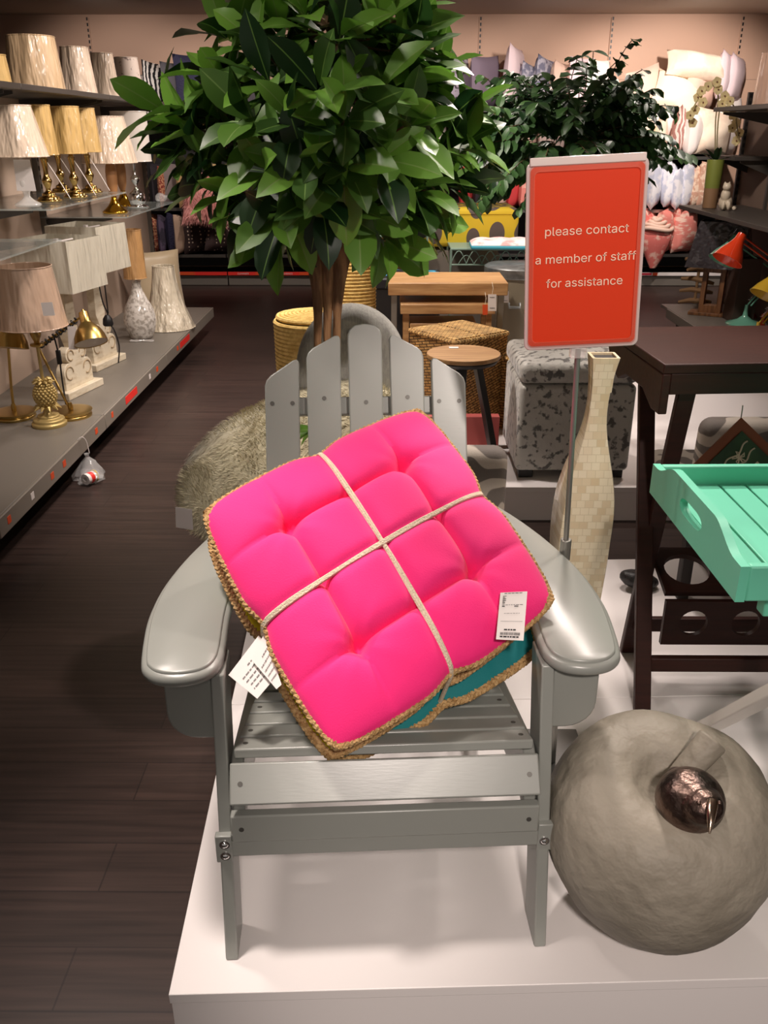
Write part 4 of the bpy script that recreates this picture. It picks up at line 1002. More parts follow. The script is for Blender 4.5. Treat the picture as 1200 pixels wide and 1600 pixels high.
for k, (x0, x1, top) in enumerate(((496, 494, (470, 250)), (511, 513, (520, 180)), (526, 531, (560, 230)))):
    pts = [Vector((base.x + (k - 1) * .012, 2.13, .25)), P2(x0 - 0, 700, 2.13), P2(x0, 560, 2.125 + .01 * (k == 1)), P2(x1 - (k - 1) * 2, 440, 2.13), P2(x1 + (k - 1) * 10, 370, 2.14), P2(*top, 2.16)]
    b = MB(); pp = spline(pts, 6); b.tube(pp, [.0098 + .0012 * noise.noise(Vector((k, i * .5, 0))) + .0105 * min(1, max(0, (i / len(pp) - .48) / .14)) - .006 * max(0, i / len(pp) - .75) for i in range(len(pp))], 10)
    obj('trunk', b, bark, tr_)
# clumps: (px, py, depth offset) read from the crown's outline, then filled in
cl = [(262, 178, -.02), (300, 205, -.1), (345, 250, -.12), (290, 240, 0), (350, 120, .02), (355, 60, 0), (400, 70, -.1), (420, 130, -.2), (395, 190, -.22), (440, 60, -.05),
      (480, 30, -.1), (530, 60, -.22), (585, 50, -.15), (620, 70, -.1), (630, 20, 0), (560, 10, .05), (480, -30, .0), (600, -40, .05), (400, -10, .05), (520, -70, .08),
      (500, 140, -.3), (460, 190, -.3), (540, 190, -.32), (590, 150, -.25), (640, 130, -.12), (680, 110, .05), (640, 200, -.22), (600, 250, -.28), (540, 260, -.3), (480, 260, -.3), (420, 270, -.25),
      (370, 310, -.12), (400, 340, -.12), (440, 330, -.22), (500, 315, -.26), (560, 330, -.22), (610, 330, -.12), (650, 300, -.1), (690, 240, -.05), (700, 190, 0), (735, 170, .02), (700, 290, .02), (660, 350, .0),
      (435, 372, -.10), (600, 372, -.08), (325, 170, -.05), (320, 290, .02), (720, 230, .0), (640, 90, -.05)]
fol = MB(); br = MB()
core = [P2(500, 330, 2.15), P2(500, 230, 2.16), P2(505, 130, 2.16), P2(510, 40, 2.16)]
def clump(c, n, L0, spread=1.0, outd=None):
    o_ = (c - cc); od = Vector((o_.x, o_.y, o_.z * .8 + .12)).normalized() if outd is None else outd
    a0 = rnd.random() * 6.28
    t1 = od.orthogonal().normalized(); t2 = od.cross(t1)
    for i in range(n):
        an = a0 + i * 2.399; el = .35 + 1.0 * i / n
        d = od * math.cos(el * 1.15) + (t1 * math.cos(an) + t2 * math.sin(an)) * math.sin(el * 1.15) + Vector((0, 0, -.12))
        L = L0 * rnd.uniform(.75, 1.15); up = (od + Vector((0, 0, .6)) + Vector((rnd.uniform(-.3, .3),) * 3)).normalized()
        add_leaf(fol, c - od * .035 * (i / n) + d * .012, d, up, L, L * rnd.uniform(.20, .25), rnd.uniform(.1, .9), rnd.uniform(.1, .4))
for (px, py, dy) in cl:
    c = P2(px, py, 2.16 + dy)
    clump(c, rnd.choice((7, 8, 9)), .13)
    s_ = min(core, key=lambda q: (q - c).length)
    br.tube(spline([s_, s_.lerp(c, .5) + Vector((0, 0, -.02)), c - (c - cc).normalized() * .02], 4), [.005 - .003 * i / 8 for i in range(9)], 6)
for k in range(62):                                             # far side and inside of the crown
    while True:
        v = Vector((rnd.uniform(-1, 1), rnd.uniform(-1, 1), rnd.uniform(-1, 1)))
        if v.length < 1: break
    c = cc + Vector((v.x * .29, .07 + v.y * .25, v.z * .30)); clump(c, 8, .12)
obj('branches', br, twig, tr_)
L1 = leaf_mat('ficus_leaf', (24, 54, 24), (116, 166, 60), .38); MID = leaf_mat('leaf_midrib', (96, 132, 60), (130, 160, 84), .45); obj('foliage', fol, [L1, MID], tr_, ang=70)
# low shoots seen between the chair slats
for (px, py, dx) in ((488, 556, -.5), (534, 548, .4), (478, 668, -.5)):
    fol = MB()
    for k in range(3): add_leaf(fol, P2(px + 18 * (1 if dx < 0 else -1), py + 3, 2.11), Vector((dx, -.25 + .2 * k, .12 - .25 * k)), Vector((0, -.3, 1)), .075, .017, .4, .3)
obj('low_shoot', fol, [L1, MID], tr_)
# ---- dark small-leaved tree
rnd = random.Random(21)
t2_ = thing('weeping_fig', (.86, 4.3, .15), 'dark artificial fig tree with small leaves behind the orange sign', 'tree')
b = MB(); b.lathe([(.11, 0), (.14, .22), (.15, .23), (.13, .23), (.12, .2), (0, .2)], 32, T(.88, 4.32, .152)); obj('pot', b, blk, t2_)
cc2 = aty(900, 205, 4.2)
b = MB(); pp = spline([(.88, 4.32, .33), (.87, 4.3, .8), aty(862, 330, 4.25), aty(870, 260, 4.2), cc2], 6); b.tube(pp, [.017 - .007 * i / len(pp) for i in range(len(pp))], 10); obj('trunk', b, mat('dark_bark', (84, 62, 44), .8, bump=.6, bscale=20), t2_)
b = MB(); pp = spline([(.89, 4.34, .33), (.91, 4.34, .8), aty(905, 330, 4.3), aty(930, 230, 4.3)], 6); b.tube(pp, [.014 - .006 * i / len(pp) for i in range(len(pp))], 10); obj('trunk', b, MATS['dark_bark'], t2_)
fol = MB(); br = MB()
def spray(p, d, n, L0):
    q = p.copy(); d = d.normalized(); pts = [q.copy()]
    for i in range(n):
        d = (d + Vector((rnd.uniform(-.15, .15), rnd.uniform(-.15, .15), -.10))).normalized(); q = q + d * .03; pts.append(q.copy())
        sd = d.cross(Vector((0, 0, 1))); sd = sd.normalized() if sd.length > .01 else Vector((1, 0, 0))
        for s in ((1, -1) if i % 2 else (-1, 1)):
            ld = d * .45 + sd * s * rnd.uniform(.5, 1) + Vector((0, -.15, rnd.uniform(-.8, -.1)))
            add_leaf(fol, q, ld, Vector((rnd.uniform(-.4, .4), -.4, 1)), L0 * rnd.uniform(.7, 1.2), L0 * rnd.uniform(.2, .27), rnd.uniform(.2, .8), rnd.uniform(.1, .4), 4)
    br.tube(pts, .002, 5)
tips = [(728, 235), (738, 300), (768, 318), (735, 215), (745, 260), (755, 180), (780, 150), (810, 130), (850, 110), (880, 95), (915, 85), (945, 75), (985, 70), (965, 90), (1000, 110), (960, 130), (985, 150), (1010, 165), (1045, 180), (1075, 235), (1060, 160), (1030, 230), (1005, 250), (790, 250), (800, 300), (760, 290), (820, 330), (1050, 215)]
for (px, py) in tips:
    tip_ = aty(px, py, 4.2 + rnd.uniform(-.2, .15)); s_ = cc2.lerp(tip_, .5); d = (tip_ - s_) + Vector((0, 0, .09)); nS = max(4, int((tip_ - s_).length / .028)); spray(s_, d, nS, .075)
for k in range(210):
    a = rnd.uniform(0, 2 * PI); e = rnd.uniform(-.5, 1.1); r_ = rnd.uniform(.05, .24)
    d = Vector((math.cos(a) * math.cos(e), math.sin(a) * math.cos(e), math.sin(e)))
    s_ = cc2 + Vector((-.05 + d.x * r_ * 1.35, d.y * r_, d.z * r_ * .8 - .05)); spray(s_, d + Vector((0, 0, .15)), rnd.choice((4, 5, 6, 7)), .07)
obj('branches', br, twig, t2_)
L2 = leaf_mat('fig_leaf', (30, 60, 32), (78, 118, 62), .48); obj('foliage', fol, [L2, L2], t2_, ang=70)
# ================================================================ lamps on the left shelving
gold = mat('brushed_gold', (190, 160, 96), .28, 1); brass = mat('polished_brass', (184, 152, 92), .16, 1)
pgold = mat('painted_gold', (196, 172, 112), .45, .55)
fab_tan = mat('tan_shade', (206, 176, 138), .6, coat=1, bump=1, bdist=.05, bscale=9, bstretch=(1.3, 1.3, .3), croh=.16)
fab_pink = mat('taupe_shade', (200, 170, 146), .6, coat=1, bump=1, bdist=.05, bscale=8, bstretch=(1.3, 1.3, .3), croh=.16)
fab_cream = mat('cream_shade', (228, 206, 182), .6, coat=1, bump=1, bdist=.05, bscale=10, bstretch=(1.3, 1.3, .3), croh=.16)
fab_gold = mat('gold_shade', (206, 170, 104), .6, coat=.7, bump=1, bdist=.05, bscale=10, bstretch=(1.3, 1.3, .3), croh=.16)
fab_white = mat('white_shade', (226, 218, 208), .6, coat=.5, bump=.4, bscale=8, croh=.15)
fab_linen = mat('linen_box_shade', (204, 198, 180), .65, coat=1, bump=1, bdist=.05, bscale=7, bstretch=(1.3, 1.3, .3), croh=.16)
inner_m = mat('shade_lining', (226, 214, 196), .8)
black = mat('black_cable', (26, 25, 26), .4)
distress = mat('distressed_white_wood', (222, 210, 186), .6, rgb2=(196, 178, 148), vscale=7, stretch=(2, 2, 8), lo=.5, hi=.75, bump=.2, bscale=40)
crystal = mat('crystal', (235, 232, 228), .05, alpha=.45, coat=1)
speck = mat('speckled_glass', (226, 220, 212), .2, rgb2=(176, 168, 158), vscale=45, lo=.45, hi=.6, coat=.7)
def frustum(b, x, y, z, rb, rt, h, th=.003, bell=0):
    n_ = 10; prof = []
    for i in range(n_ + 1):
        t = i / n_; r = rb + (rt - rb) * t - bell * math.sin(PI * t); prof.append((r, h * t))
    full = prof + [(r - th, z_) for r, z_ in prof[::-1]]
    b.lathe(full, 36, T(x, y, z), close=True); return b
def round_shade(par, x, y, z, rb, rt, h, m, bell=0, name='lamp_shade'):
    b = frustum(MB(), x, y, z, rb, rt, h, .003, bell); o = obj(name, b, m, par, ang=40)
    for rr, zz in ((rt, z + h), (rb, z + .003)): b = MB(); b.tube([(x + rr * math.cos(a), y + rr * math.sin(a), zz) for a in [2 * PI * i / 32 for i in range(32)]], .003, 6, True); obj('rim', b, m, o)
    if bell: return o
    b = MB(); b.lathe([(rb * .95, z + h * .12), (rt * .9, z + h * .6), (0, z + h * .62)], 24, T(x, y, 0)); obj('lining', b, inner_m, o)
    return o
def loose_shade(px, py, X, z, wpx, tpx, hpx, m, label, bell=0, group='lamp shades on the top shelf'):
    p = atx(px, py, X); s_ = math.hypot(1, 0) * (p - EYE).dot(Vector((0, math.cos(PITCH), -math.sin(PITCH)))) / FPX
    t = thing('wrapped_lampshade', (p.x, p.y, z), label, 'lampshade', group)
    round_shade(t, p.x, p.y, z + .002, wpx * s_ / 2, tpx * s_ / 2, hpx * s_, m, bell, 'shade'); return t
loose_shade(-2, 128, -1.78, 1.69, 40, 32, 42, fab_gold, 'small gold wrapped lampshade at the left end of the top shelf')
loose_shade(58, 137, -1.80, 1.69, 86, 72, 74, fab_tan, 'large tan drum lampshade in plastic wrap on the top shelf')
loose_shade(124, 145, -1.80, 1.69, 56, 42, 66, fab_cream, 'cream tapered lampshade right of the large tan drum shade')
loose_shade(166, 150, -1.80, 1.69, 44, 33, 62, fab_cream, 'narrow cream lampshade between two others on the top shelf')
loose_shade(203, 156, -1.80, 1.69, 46, 35, 60, mat('sprig_shade', (232, 214, 200), .6, rgb2=(150, 128, 120), vscale=26, lo=.62, hi=.66, coat=.6), 'white sprigged lampshade at the right end of the top shelf')
# beige card panel standing behind the shades
p = aty(149, 98, 6.6); s_ = 6.4 / FPX
b = MB(); b.box((p.x, 6.75, 1.80), (.44, .012, .22)); tag(obj('display_board', b, mat('beige_board', (176, 150, 130), .7), None, (p.x, 6.75, 1.69)), 'plain beige board standing on the top shelf behind the lampshades', 'board')
def lamp(name, loc, label, cat='lamp', group=None): return thing(name, loc, label, cat, group)
def lathe_part(par, nm, prof, x, y, z, m, seg=24, ang=50):
    pr = [(max(0, p.x), p.y) for p in spline([(r, h, 0) for r, h in prof], 3)]
    b = MB(); b.lathe(pr, seg, T(x, y, z)); return obj(nm, b, m, par, ang=ang)
# glass shelf: crystal lamp and candlestick lamps
z = 1.176
p = atx(44, 318, -1.70)
t = lamp('table_lamp', (p.x, p.y, z), 'clear crystal table lamp with bright cream shade at the left on the glass shelf')
lathe_part(t, 'stem', [(.055, 0), (.06, .012), (.03, .03), (.014, .05), (.024, .08), (.028, .11), (.012, .14), (.018, .17), (.008, .2), (.008, .26)], p.x, p.y, z, crystal)
round_shade(t, p.x, p.y, z + .215, .125, .075, .215, fab_cream)
card('price_tag', [(p.x - .03, p.y - .02, z + .205), (p.x + .05, p.y - .03, z + .205), (p.x + .06, p.y - .035, z + .07), (p.x - .035, p.y - .02, z + .07)], white, .0008, t, label='white paper tag')
for k, (px, X, sh_, lab) in enumerate(((77, -1.72, .075, 'brass candlestick lamp with gold shade, first beside the crystal lamp'), (98, -1.90, .08, 'brass candlestick lamp standing back between two others'), (119, -1.68, .085, 'brass candlestick lamp with wide gold shade, front middle of its row'), (144, -1.72, .085, 'brass candlestick lamp at the right end of its row'))):
    p = atx(px, 308 if X > -1.8 else 303, X)
    t = lamp('candlestick_lamp', (p.x, p.y, z), lab, 'lamp', 'brass candlestick lamps')
    lathe_part(t, 'base', [(.062, 0), (.064, .006), (.055, .012), (.052, .02), (.034, .026), (.032, .036), (.016, .046), (.012, .06), (.022, .085), (.024, .10), (.014, .12), (.012, .15), (.017, .19), (.019, .20), (.012, .205), (.012, .24)], p.x, p.y, z, brass)
    round_shade(t, p.x, p.y, z + .215, sh_, sh_ * .82, .225, fab_gold)
    b = MB(); b.tube(spline([(p.x + .01, p.y, z + .19), (p.x + .05, p.y, z + .12), (p.x + .10, p.y + .02, z + .01)], 5), .002, 6); obj('cable', b, white, t)
# bay B shelf
z = 1.031
for k, (px, X, lab) in enumerate(((181, -1.72, 'cream shaded lamp with slim wooden stem and gold foot, nearer of two'), (196, -1.82, 'cream shaded lamp with slim wooden stem and gold foot, standing behind its twin'))):
    p = atx(px, 335, X); p.y = min(p.y, 6.5)
    t = lamp('table_lamp', (p.x, p.y, z), lab, 'lamp', 'cream lamps with gold feet')
    lathe_part(t, 'foot', [(.075, 0), (.078, .01), (.06, .025), (.035, .05), (.02, .08), (.016, .10)], p.x, p.y, z, mat('gold_foot', (200, 154, 52), .15, 1))
    lathe_part(t, 'stem', [(.016, .10), (.03, .15), (.034, .24), (.022, .30)], p.x, p.y, z, mat('tan_stem', (170, 122, 78), .5))
    round_shade(t, p.x, p.y, z + .29, .165, .11, .26, fab_cream)
p = atx(216, 328, -1.70)
t = lamp('table_lamp', (p.x, p.y, z), 'chrome table lamp with white drum shade at the end of the glass shelf')
lathe_part(t, 'base', [(.07, 0), (.072, .01), (.05, .02), (.058, .05), (.05, .085), (.02, .11), (.012, .14), (.03, .17), (.03, .185), (.012, .21), (.012, .30)], p.x, p.y, z, chrome)
round_shade(t, p.x, p.y, z + .285, .12, .115, .30, fab_white)
p = atx(247, 320, -1.66); p.y = 6.7
b = MB(); b.ball((p.x, p.y, z + .03), (.045, .035, .03), 14)
for i, v in enumerate(b.v): b.v[i] = v + Vector((1, 0, 1)) * .014 * noise.noise(v * 40)
for i, v in enumerate(b.v): v.z = max(v.z, z + .001)
tag(obj('plastic_bag', b, clear, None, (p.x, p.y, z)), 'crumpled clear plastic bag at the tip of the glass shelf beside the chrome lamp', 'bag')
# deck
z = .2
def gold_lamp(bx, by, hinge, head, axis, label, rs=1.0, arm2=True):
    t = lamp('desk_lamp', (bx, by, z), label, 'lamp', 'gold desk lamps on the deck')
    lathe_part(t, 'base', [(.098, 0), (.10, .008), (.098, .014), (.094, .016), (.098, .02), (.1, .028), (.096, .034), (.012, .036), (0, .036)], bx, by, z, gold, 36)
    h = Vector(hinge); hd = Vector(head)
    b = MB(); b.lathe([(.011, 0), (.013, .02), (.009, .04)], 14, T(bx, by, z + .03)); obj('collar', b, gold, t)
    b = MB(); b.tube(spline([(bx, by, z + .03), (bx + (h.x - bx) * .3, by, z + .14), h], 6), .0065, 10); obj('stem', b, gold, t)
    if arm2:
        b = MB(); b.cyl(h, hd, .006, 10); obj('arm', b, gold, t)
        b = MB(); n_ = 60; d = hd - h; o1 = d.orthogonal().normalized(); o2 = d.cross(o1).normalized()
        b.tube([h + d * (.02 + .85 * i / n_) + (o1 * math.cos(i * 1.1) + o2 * math.sin(i * 1.1)) * .012 for i in range(n_)], .0045, 6); obj('cable', b, black, t, label='black cable wound round the arm')
        b = MB(); b.tube(spline([h + d * .35, h + d * .35 + Vector((.01, 0, -.10)), h + d * .3 + Vector((.02, 0, -.2)), (bx - .02, by, z + .06)], 6), .004, 6); obj('cable', b, black, t)
        b = MB(); b.box(h + d * .35 + Vector((.012, -.01, -.10)), (.022, .016, .07)); obj('switch', b, black, t, bevel=.004)
    ax = Vector(axis).normalized(); M_ = T(*hd) @ ax.to_track_quat('Z', 'Y').to_matrix().to_4x4()
    b = MB(); prof = [(.024, .0), (.025, -.035), (.036, -.05), (.058, -.075), (.072, -.105), (.078, -.135), (.079, -.14), (.076, -.138), (.068, -.105), (.05, -.07), (.0, -.055)]
    b.lathe([(r * rs, q * rs) for r, q in prof], 36, M_); s_ = obj('lamp_head', b, gold, t, ang=50)
    b = MB(); b.lathe([(.024 * rs, 0), (.022 * rs, .012), (.008 * rs, .016), (.005 * rs, .026), (0, .027)], 18, M_); obj('cap', b, gold, s_)
    b = MB(); b.lathe([(.075 * rs, -.137 * rs), (.066 * rs, -.105 * rs), (.05 * rs, -.072 * rs), (0, -.06 * rs)], 30, M_); obj('lining', b, mat('grey_white_lining', (206, 200, 192), .6), s_)
    return t
p = atz(24, 652, .2); hd = aty(18, 497, p.y); gold_lamp(p.x, p.y, aty(13, 545, p.y + .02), hd, (.05, .3, 1), 'gold desk lamp at the left edge of the deck, head hanging over its foot', 1.0, False)
p = atz(112, 650, .2); gold_lamp(p.x, p.y, aty(60, 543, p.y + .06), aty(131, 492, p.y), (-.30, .45, 1), 'gold jointed desk lamp with cable wound round its arm, on the deck', 1.0, True)
q = aty(113, 520, p.y - .03); card('price_tag', [q + Vector((-.02, 0, .03)), q + Vector((.022, 0, .032)), q + Vector((.015, 0, -.08)), q + Vector((-.028, 0, -.08))], white, .0008, bpy.data.objects.get('desk_lamp.001'), label='white price tag')
# pineapple lamp
p = atz(78, 664, .2); x, y = p.x, p.y
t = lamp('pineapple_lamp', (x, y, z), 'gold pineapple table lamp with taupe drum shade at the front of the deck')
lathe_part(t, 'foot', [(.08, 0), (.082, .014), (.074, .022), (.072, .034), (.052, .042), (.05, .052), (.024, .062), (.018, .085), (.03, .10)], x, y, z, pgold)
b = MB(); n1, n2 = 16, 9
b.lathe([(.03, .10), (.045, .12), (.05, .145), (.046, .175), (.03, .20), (.015, .21)], 24, T(x, y, z))
for j in range(n2):
    f = j / (n2 - 1); zz = .108 + .092 * f; r = .05 * math.sin(PI * (.22 + .60 * f)) ** .8
    for i in range(n1): a = 2 * PI * (i + .5 * (j % 2)) / n1; b.ball((x + r * math.cos(a), y + r * math.sin(a), z + zz), (.0085, .0085, .0075), 8)
obj('pineapple', b, pgold, t, ang=60)
b = MB()
for (zz, r, up, n_) in ((.208, .014, .25, 9), (.212, .010, .7, 7), (.095, .026, -.15, 10)):
    for i in range(n_):
        a = 2 * PI * i / n_ + zz * 9; d = Vector((math.cos(a), math.sin(a), up)).normalized(); q = Vector((x + r * math.cos(a), y + r * math.sin(a), z + zz))
        b.tube([q, q + d * .022 + Vector((0, 0, .004)), q + d * .04 - Vector((0, 0, .006))], [.007, .009, .002], 6)
obj('crown_leaves', b, pgold, t)
b = MB(); b.cyl((x, y, z + .205), (x, y, z + .40), .0075, 12); obj('stem', b, pgold, t)
lathe_part(t, 'lamp_fitting', [(.014, .38), (.03, .385), (.03, .395), (.012, .40), (.022, .43), (.026, .46), (.016, .50)], x, y, z, gold)
sh_o = round_shade(t, x - .005, y, z + .475, .155, .118, .27, fab_pink)
q = aty(74, 482, y - .155); card('price_tag', [q + Vector((-.025, 0, .025)), q + Vector((.026, 0, .028)), q + Vector((.03, 0, -.03)), q + Vector((-.022, 0, -.033))], white, .0008, t, label='small white price card')
# carved white lamps with box shades
def scroll_panel(w_, h_, n_=18):
    L_ = []
    pts = [(w_ / 2, 0), (w_ / 2, .05)]
    def arc(cx_, cz_, r, a0, a1, k=8): return [(cx_ + r * math.cos(math.radians(a0 + (a1 - a0) * i / k)), cz_ + r * math.sin(math.radians(a0 + (a1 - a0) * i / k))) for i in range(k + 1)]
    pts += arc(w_ / 2 - .05, .085, .052, -20, 150)
    pts += arc(w_ / 2 - .075, .175, .042, -60, 140)
    pts += [(.05, .27), (.042, h_ * .6), (.035, h_)]
    return pts + [(-x, z_) for x, z_ in pts[::-1]]
def carved_lamp(x, y, rz, label, hs, sw_, sh2):
    t = lamp('carved_table_lamp', (x, y, z), label, 'lamp', 'carved white wooden lamps'); M_ = T(x, y, z) @ R(rz)
    b = MB(M_); b.box((0, 0, .02), (.34, .12, .04)); obj('foot', b, distress, t, bevel=.004)
    pts = scroll_panel(.26, hs)
    b = MB(M_); b.prism(pts, .05, frame((0, .025, .04), (1, 0, 0), (0, 0, 1), (0, -1, 0))); obj('carved_body', b, distress, t, bevel=.003, ang=30)
    for sx in (-1, 1):
        for cx_, cz_, r in ((.083, .125, .034), (.055, .215, .027)):
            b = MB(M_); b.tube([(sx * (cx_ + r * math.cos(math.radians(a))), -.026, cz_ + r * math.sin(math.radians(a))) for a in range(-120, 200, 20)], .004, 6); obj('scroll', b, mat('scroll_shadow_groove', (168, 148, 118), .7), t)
    S = sw_ / 2; b = MB(M_ @ T(0, 0, hs))
    o1 = [(-S, -S), (S, -S), (S, S), (-S, S)]; i1 = [(c[0] * .985, c[1] * .985) for c in o1]; k = .96
    b.loft([[(x_, y_, 0) for x_, y_ in o1], [(x_ * k, y_ * k, sh2) for x_, y_ in o1], [(x_ * k, y_ * k, sh2) for x_, y_ in i1], [(x_, y_, 0) for x_, y_ in i1], [(x_, y_, 0) for x_, y_ in o1]], cap=False); s_ = obj('lamp_shade', b, fab_linen, t)
    b = MB(M_ @ T(0, 0, hs)); b.box((0, 0, sh2 - .03), (.02, .02, .05)); b.box((0, 0, sh2 - .02), (sw_ * .9, .006, .006)); b.box((0, 0, sh2 - .02), (.006, sw_ * .9, .006)); obj('shade_carrier', b, white, s_)
    return t
q1, q2 = atz(110, 628, .2), atz(172, 603, .2)
carved_lamp(-1.70, 4.62, 76, 'carved white wooden lamp with square linen shade, nearer of two', .555, .33, .25)
carved_lamp(-1.74, 5.22, 76, 'carved white wooden lamp with square linen shade, farther of two, black cable hanging', .565, .33, .25)
c_ = thing('power_cable', (-1.56, 5.05, .5), 'black power cable with plug hanging in front of the farther carved lamp', 'cable')
f5 = lambda px, py: aty(px, py, 5.0)
b = MB(); b.tube(spline([f5(152, 430), f5(160, 470), f5(168, 490), f5(170, 505), f5(178, 515), f5(186, 540), f5(185, 567)], 6), .004, 6); b.tube(spline([f5(162, 432), f5(166, 465), f5(169, 490)], 6), .004, 6); obj('cord', b, black, c_)
b = MB(); b.lathe([(.012, .05), (.026, .03), (.03, 0), (.026, -.01), (0, -.012)], 16, T(*f5(169, 506))); obj('plug', b, black, c_)
# speckled glass lamp
p = atz(222, 528, .2); x, y = p.x, p.y
t = lamp('glass_lamp', (x, y, z), 'speckled white glass lamp with tall narrow tan shade on the deck')
lathe_part(t, 'body', [(.06, 0), (.075, .012), (.10, .07), (.108, .13), (.095, .20), (.06, .27), (.035, .33), (.03, .37), (.034, .385)], x, y, z, speck, 32)
b = MB(); b.cyl((x, y, z + .38), (x, y, z + .42), .012, 12); obj('neck', b, chrome, t)
round_shade(t, x, y, z + .40, .075, .068, .31, mat('amber_shade', (196, 150, 96), .6, coat=1, bump=1, bdist=.05, bscale=10, bstretch=(1.3, 1.3, .3)))
b = MB(); b.tube([(x + .08 * math.cos(a) + .03, y - .12 + .02 * math.sin(2 * a), z + .006 + .003 * (k % 2)) for k, a in enumerate([i * .5 for i in range(26)])], .004, 6); obj('coiled_cable', b, crystal, t)
loose = atz(262, 517, .2)
t = thing('wrapped_lampshade', (loose.x, loose.y, z), 'pale bell shaped lampshade in plastic standing on the deck before the beige cushion', 'lampshade')
round_shade(t, loose.x - .02, loose.y + .12, z + .002, .19, .075, .43, mat('pearl_shade', (226, 214, 190), .4, coat=1, bump=1, bdist=.05, bscale=12, bstretch=(1.3, 1.3, .3)), .022, 'shade')
satin = mat('beige_satin', (190, 170, 138), .4, bump=.2, bscale=14, sheen=.3)
p = atz(284, 478, .2)
t = tag(obj('throw_pillow', pillow_mb(.42, .45, .16, T(p.x - .12, 6.98, z + .004) @ R(38) @ R(-6, 'X'), 16, .05, 4), satin, None, (p.x - .12, 6.98, z)), 'plain beige satin cushion propped at the far end of the lamp deck', 'cushion')
# hanging bag with a tape roll
p = atx(128, 690, -1.42); x, y = -1.405, p.y
t = thing('plastic_bag', (x, y, 0), 'clear plastic bag holding a tape roll, hanging off the edge of the grey deck', 'bag')
b = MB(); b.tube(spline([(-1.43, y - .02, .204), (-1.41, y - .015, .215), (-1.40, y, .19), (-1.395, y + .005, .13)], 6), .002, 6); obj('tie', b, white, t)
b = MB(); b.lathe([(.012, .13), (.010, .115), (.03, .09), (.055, .06), (.075, .03), (.07, .004), (0, .003)], 20, T(x, y, 0))
for i, v in enumerate(b.v):
    d = Vector((v.x - x, v.y - y, 0)); b.v[i] = v + d * (.5 * noise.noise(v * 30)) + Vector((.0, 0, 0))
    b.v[i].z = max(.002, b.v[i].z)
obj('bag', b, clear, t, ang=20)
t = thing('tape_roll', (x + .03, y - .05, .03), 'small tape roll with yellow end inside the clear hanging bag', 'tape')
M_ = T(x + .02, y - .06, .034) @ R(-25) @ R(90, 'X')
b = MB(M_); b.lathe([(.012, -.028), (.03, -.028), (.03, -.022), (.012, -.022)], 20, close=True); obj('spool_end', b, mat('yellow_spool', (196, 168, 66), .5), t)
b = MB(M_); b.lathe([(.012, -.022), (.026, -.022), (.026, .03), (.012, .03)], 20, close=True); obj('tape', b, white, t)
b = MB(M_); b.lathe([(.0262, -.01), (.0262, .012)], 20, cap=False); obj('label_band', b, red, t, label='red band')
# ================================================================ cushions on the back shelving
def cm(name, a, c=None, vs=10, lo=.45, hi=.55, **k): return mat('cushion_' + name, a, .8, rgb2=c, vscale=vs, lo=lo, hi=hi, bump=.15, bscale=120, **k)
CU = dict(
    zebra=cm('zebra', (238, 232, 226), (28, 26, 28), 9, .48, .52, wave='BANDS'), slate=cm('slate', (86, 82, 88)), navy=mat('cushion_navy', (40, 38, 66), .8, bump=.9, bscale=70), grey=cm('grey', (128, 114, 112)),
    plum=cm('plum', (104, 88, 112), (60, 52, 66), 9), dark=cm('dark', (44, 38, 44)), sequin=cm('sequin', (150, 60, 50), (220, 160, 120), 60), beigefur=cm('beige_fur', (188, 158, 136)), gold=cm('gold', (190, 160, 110)),
    bw=cm('net', (226, 214, 198), (52, 44, 42), 14, .5, .56, wave='RINGS'), taupe=cm('taupe', (152, 132, 124)), pinkbeige=cm('pink_beige', (222, 190, 172)), lav=cm('lavender', (158, 146, 160)), lavprint=cm('lavender_print', (170, 160, 172), (64, 54, 62), 18, .5, .56),
    dlav=cm('dark_lavender', (112, 98, 112)), rosewhite=cm('rose_white', (226, 204, 208)), blueprint=cm('blue_print', (176, 172, 184), (112, 112, 132), 16), cream=cm('cream', (240, 222, 200), (228, 206, 184), 6), spot=cm('bee_spot', (240, 222, 198), (80, 64, 54), 18, .70, .73),
    white=cm('white', (246, 236, 230)), rosezebra=cm('rose_zebra', (170, 120, 112), (236, 216, 206), 8, .55, .62, wave='BANDS'), bluewhite=cm('blue_white', (240, 238, 242), (204, 208, 224), 12), floral=cm('floral', (236, 210, 186), (206, 160, 136), 20), coral=cm('coral', (234, 140, 128), (248, 208, 190), 9, .5, .6, stretch=(1, 1, 3)),
    coral2=cm('coral_rose', (228, 120, 112), (246, 196, 180), 14, .5, .62), red=cm('red', (206, 60, 62)), black=cm('black', (30, 28, 30)))
def dots_mat():
    m = bpy.data.materials.new('cushion_polka'); m.use_nodes = True; N, L = m.node_tree.nodes, m.node_tree.links; bs = N['Principled BSDF']; bs.inputs['Roughness'].default_value = .8
    tc = N.new('ShaderNodeTexCoord'); v = N.new('ShaderNodeTexVoronoi'); v.inputs['Scale'].default_value = 26; v.inputs['Randomness'].default_value = .25; L.new(tc.outputs['Object'], v.inputs[0])
    r = N.new('ShaderNodeValToRGB'); e = r.color_ramp.elements; r.color_ramp.interpolation = 'CONSTANT'; e[0].color = (*lin((226, 200, 176)), 1); e[1].position = .22; e[1].color = (*lin((58, 40, 38)), 1)
    L.new(v.outputs['Distance'], r.inputs[0]); L.new(r.outputs[0], bs.inputs['Base Color']); return m
CU['polka'] = dots_mat()
SEED = [0]
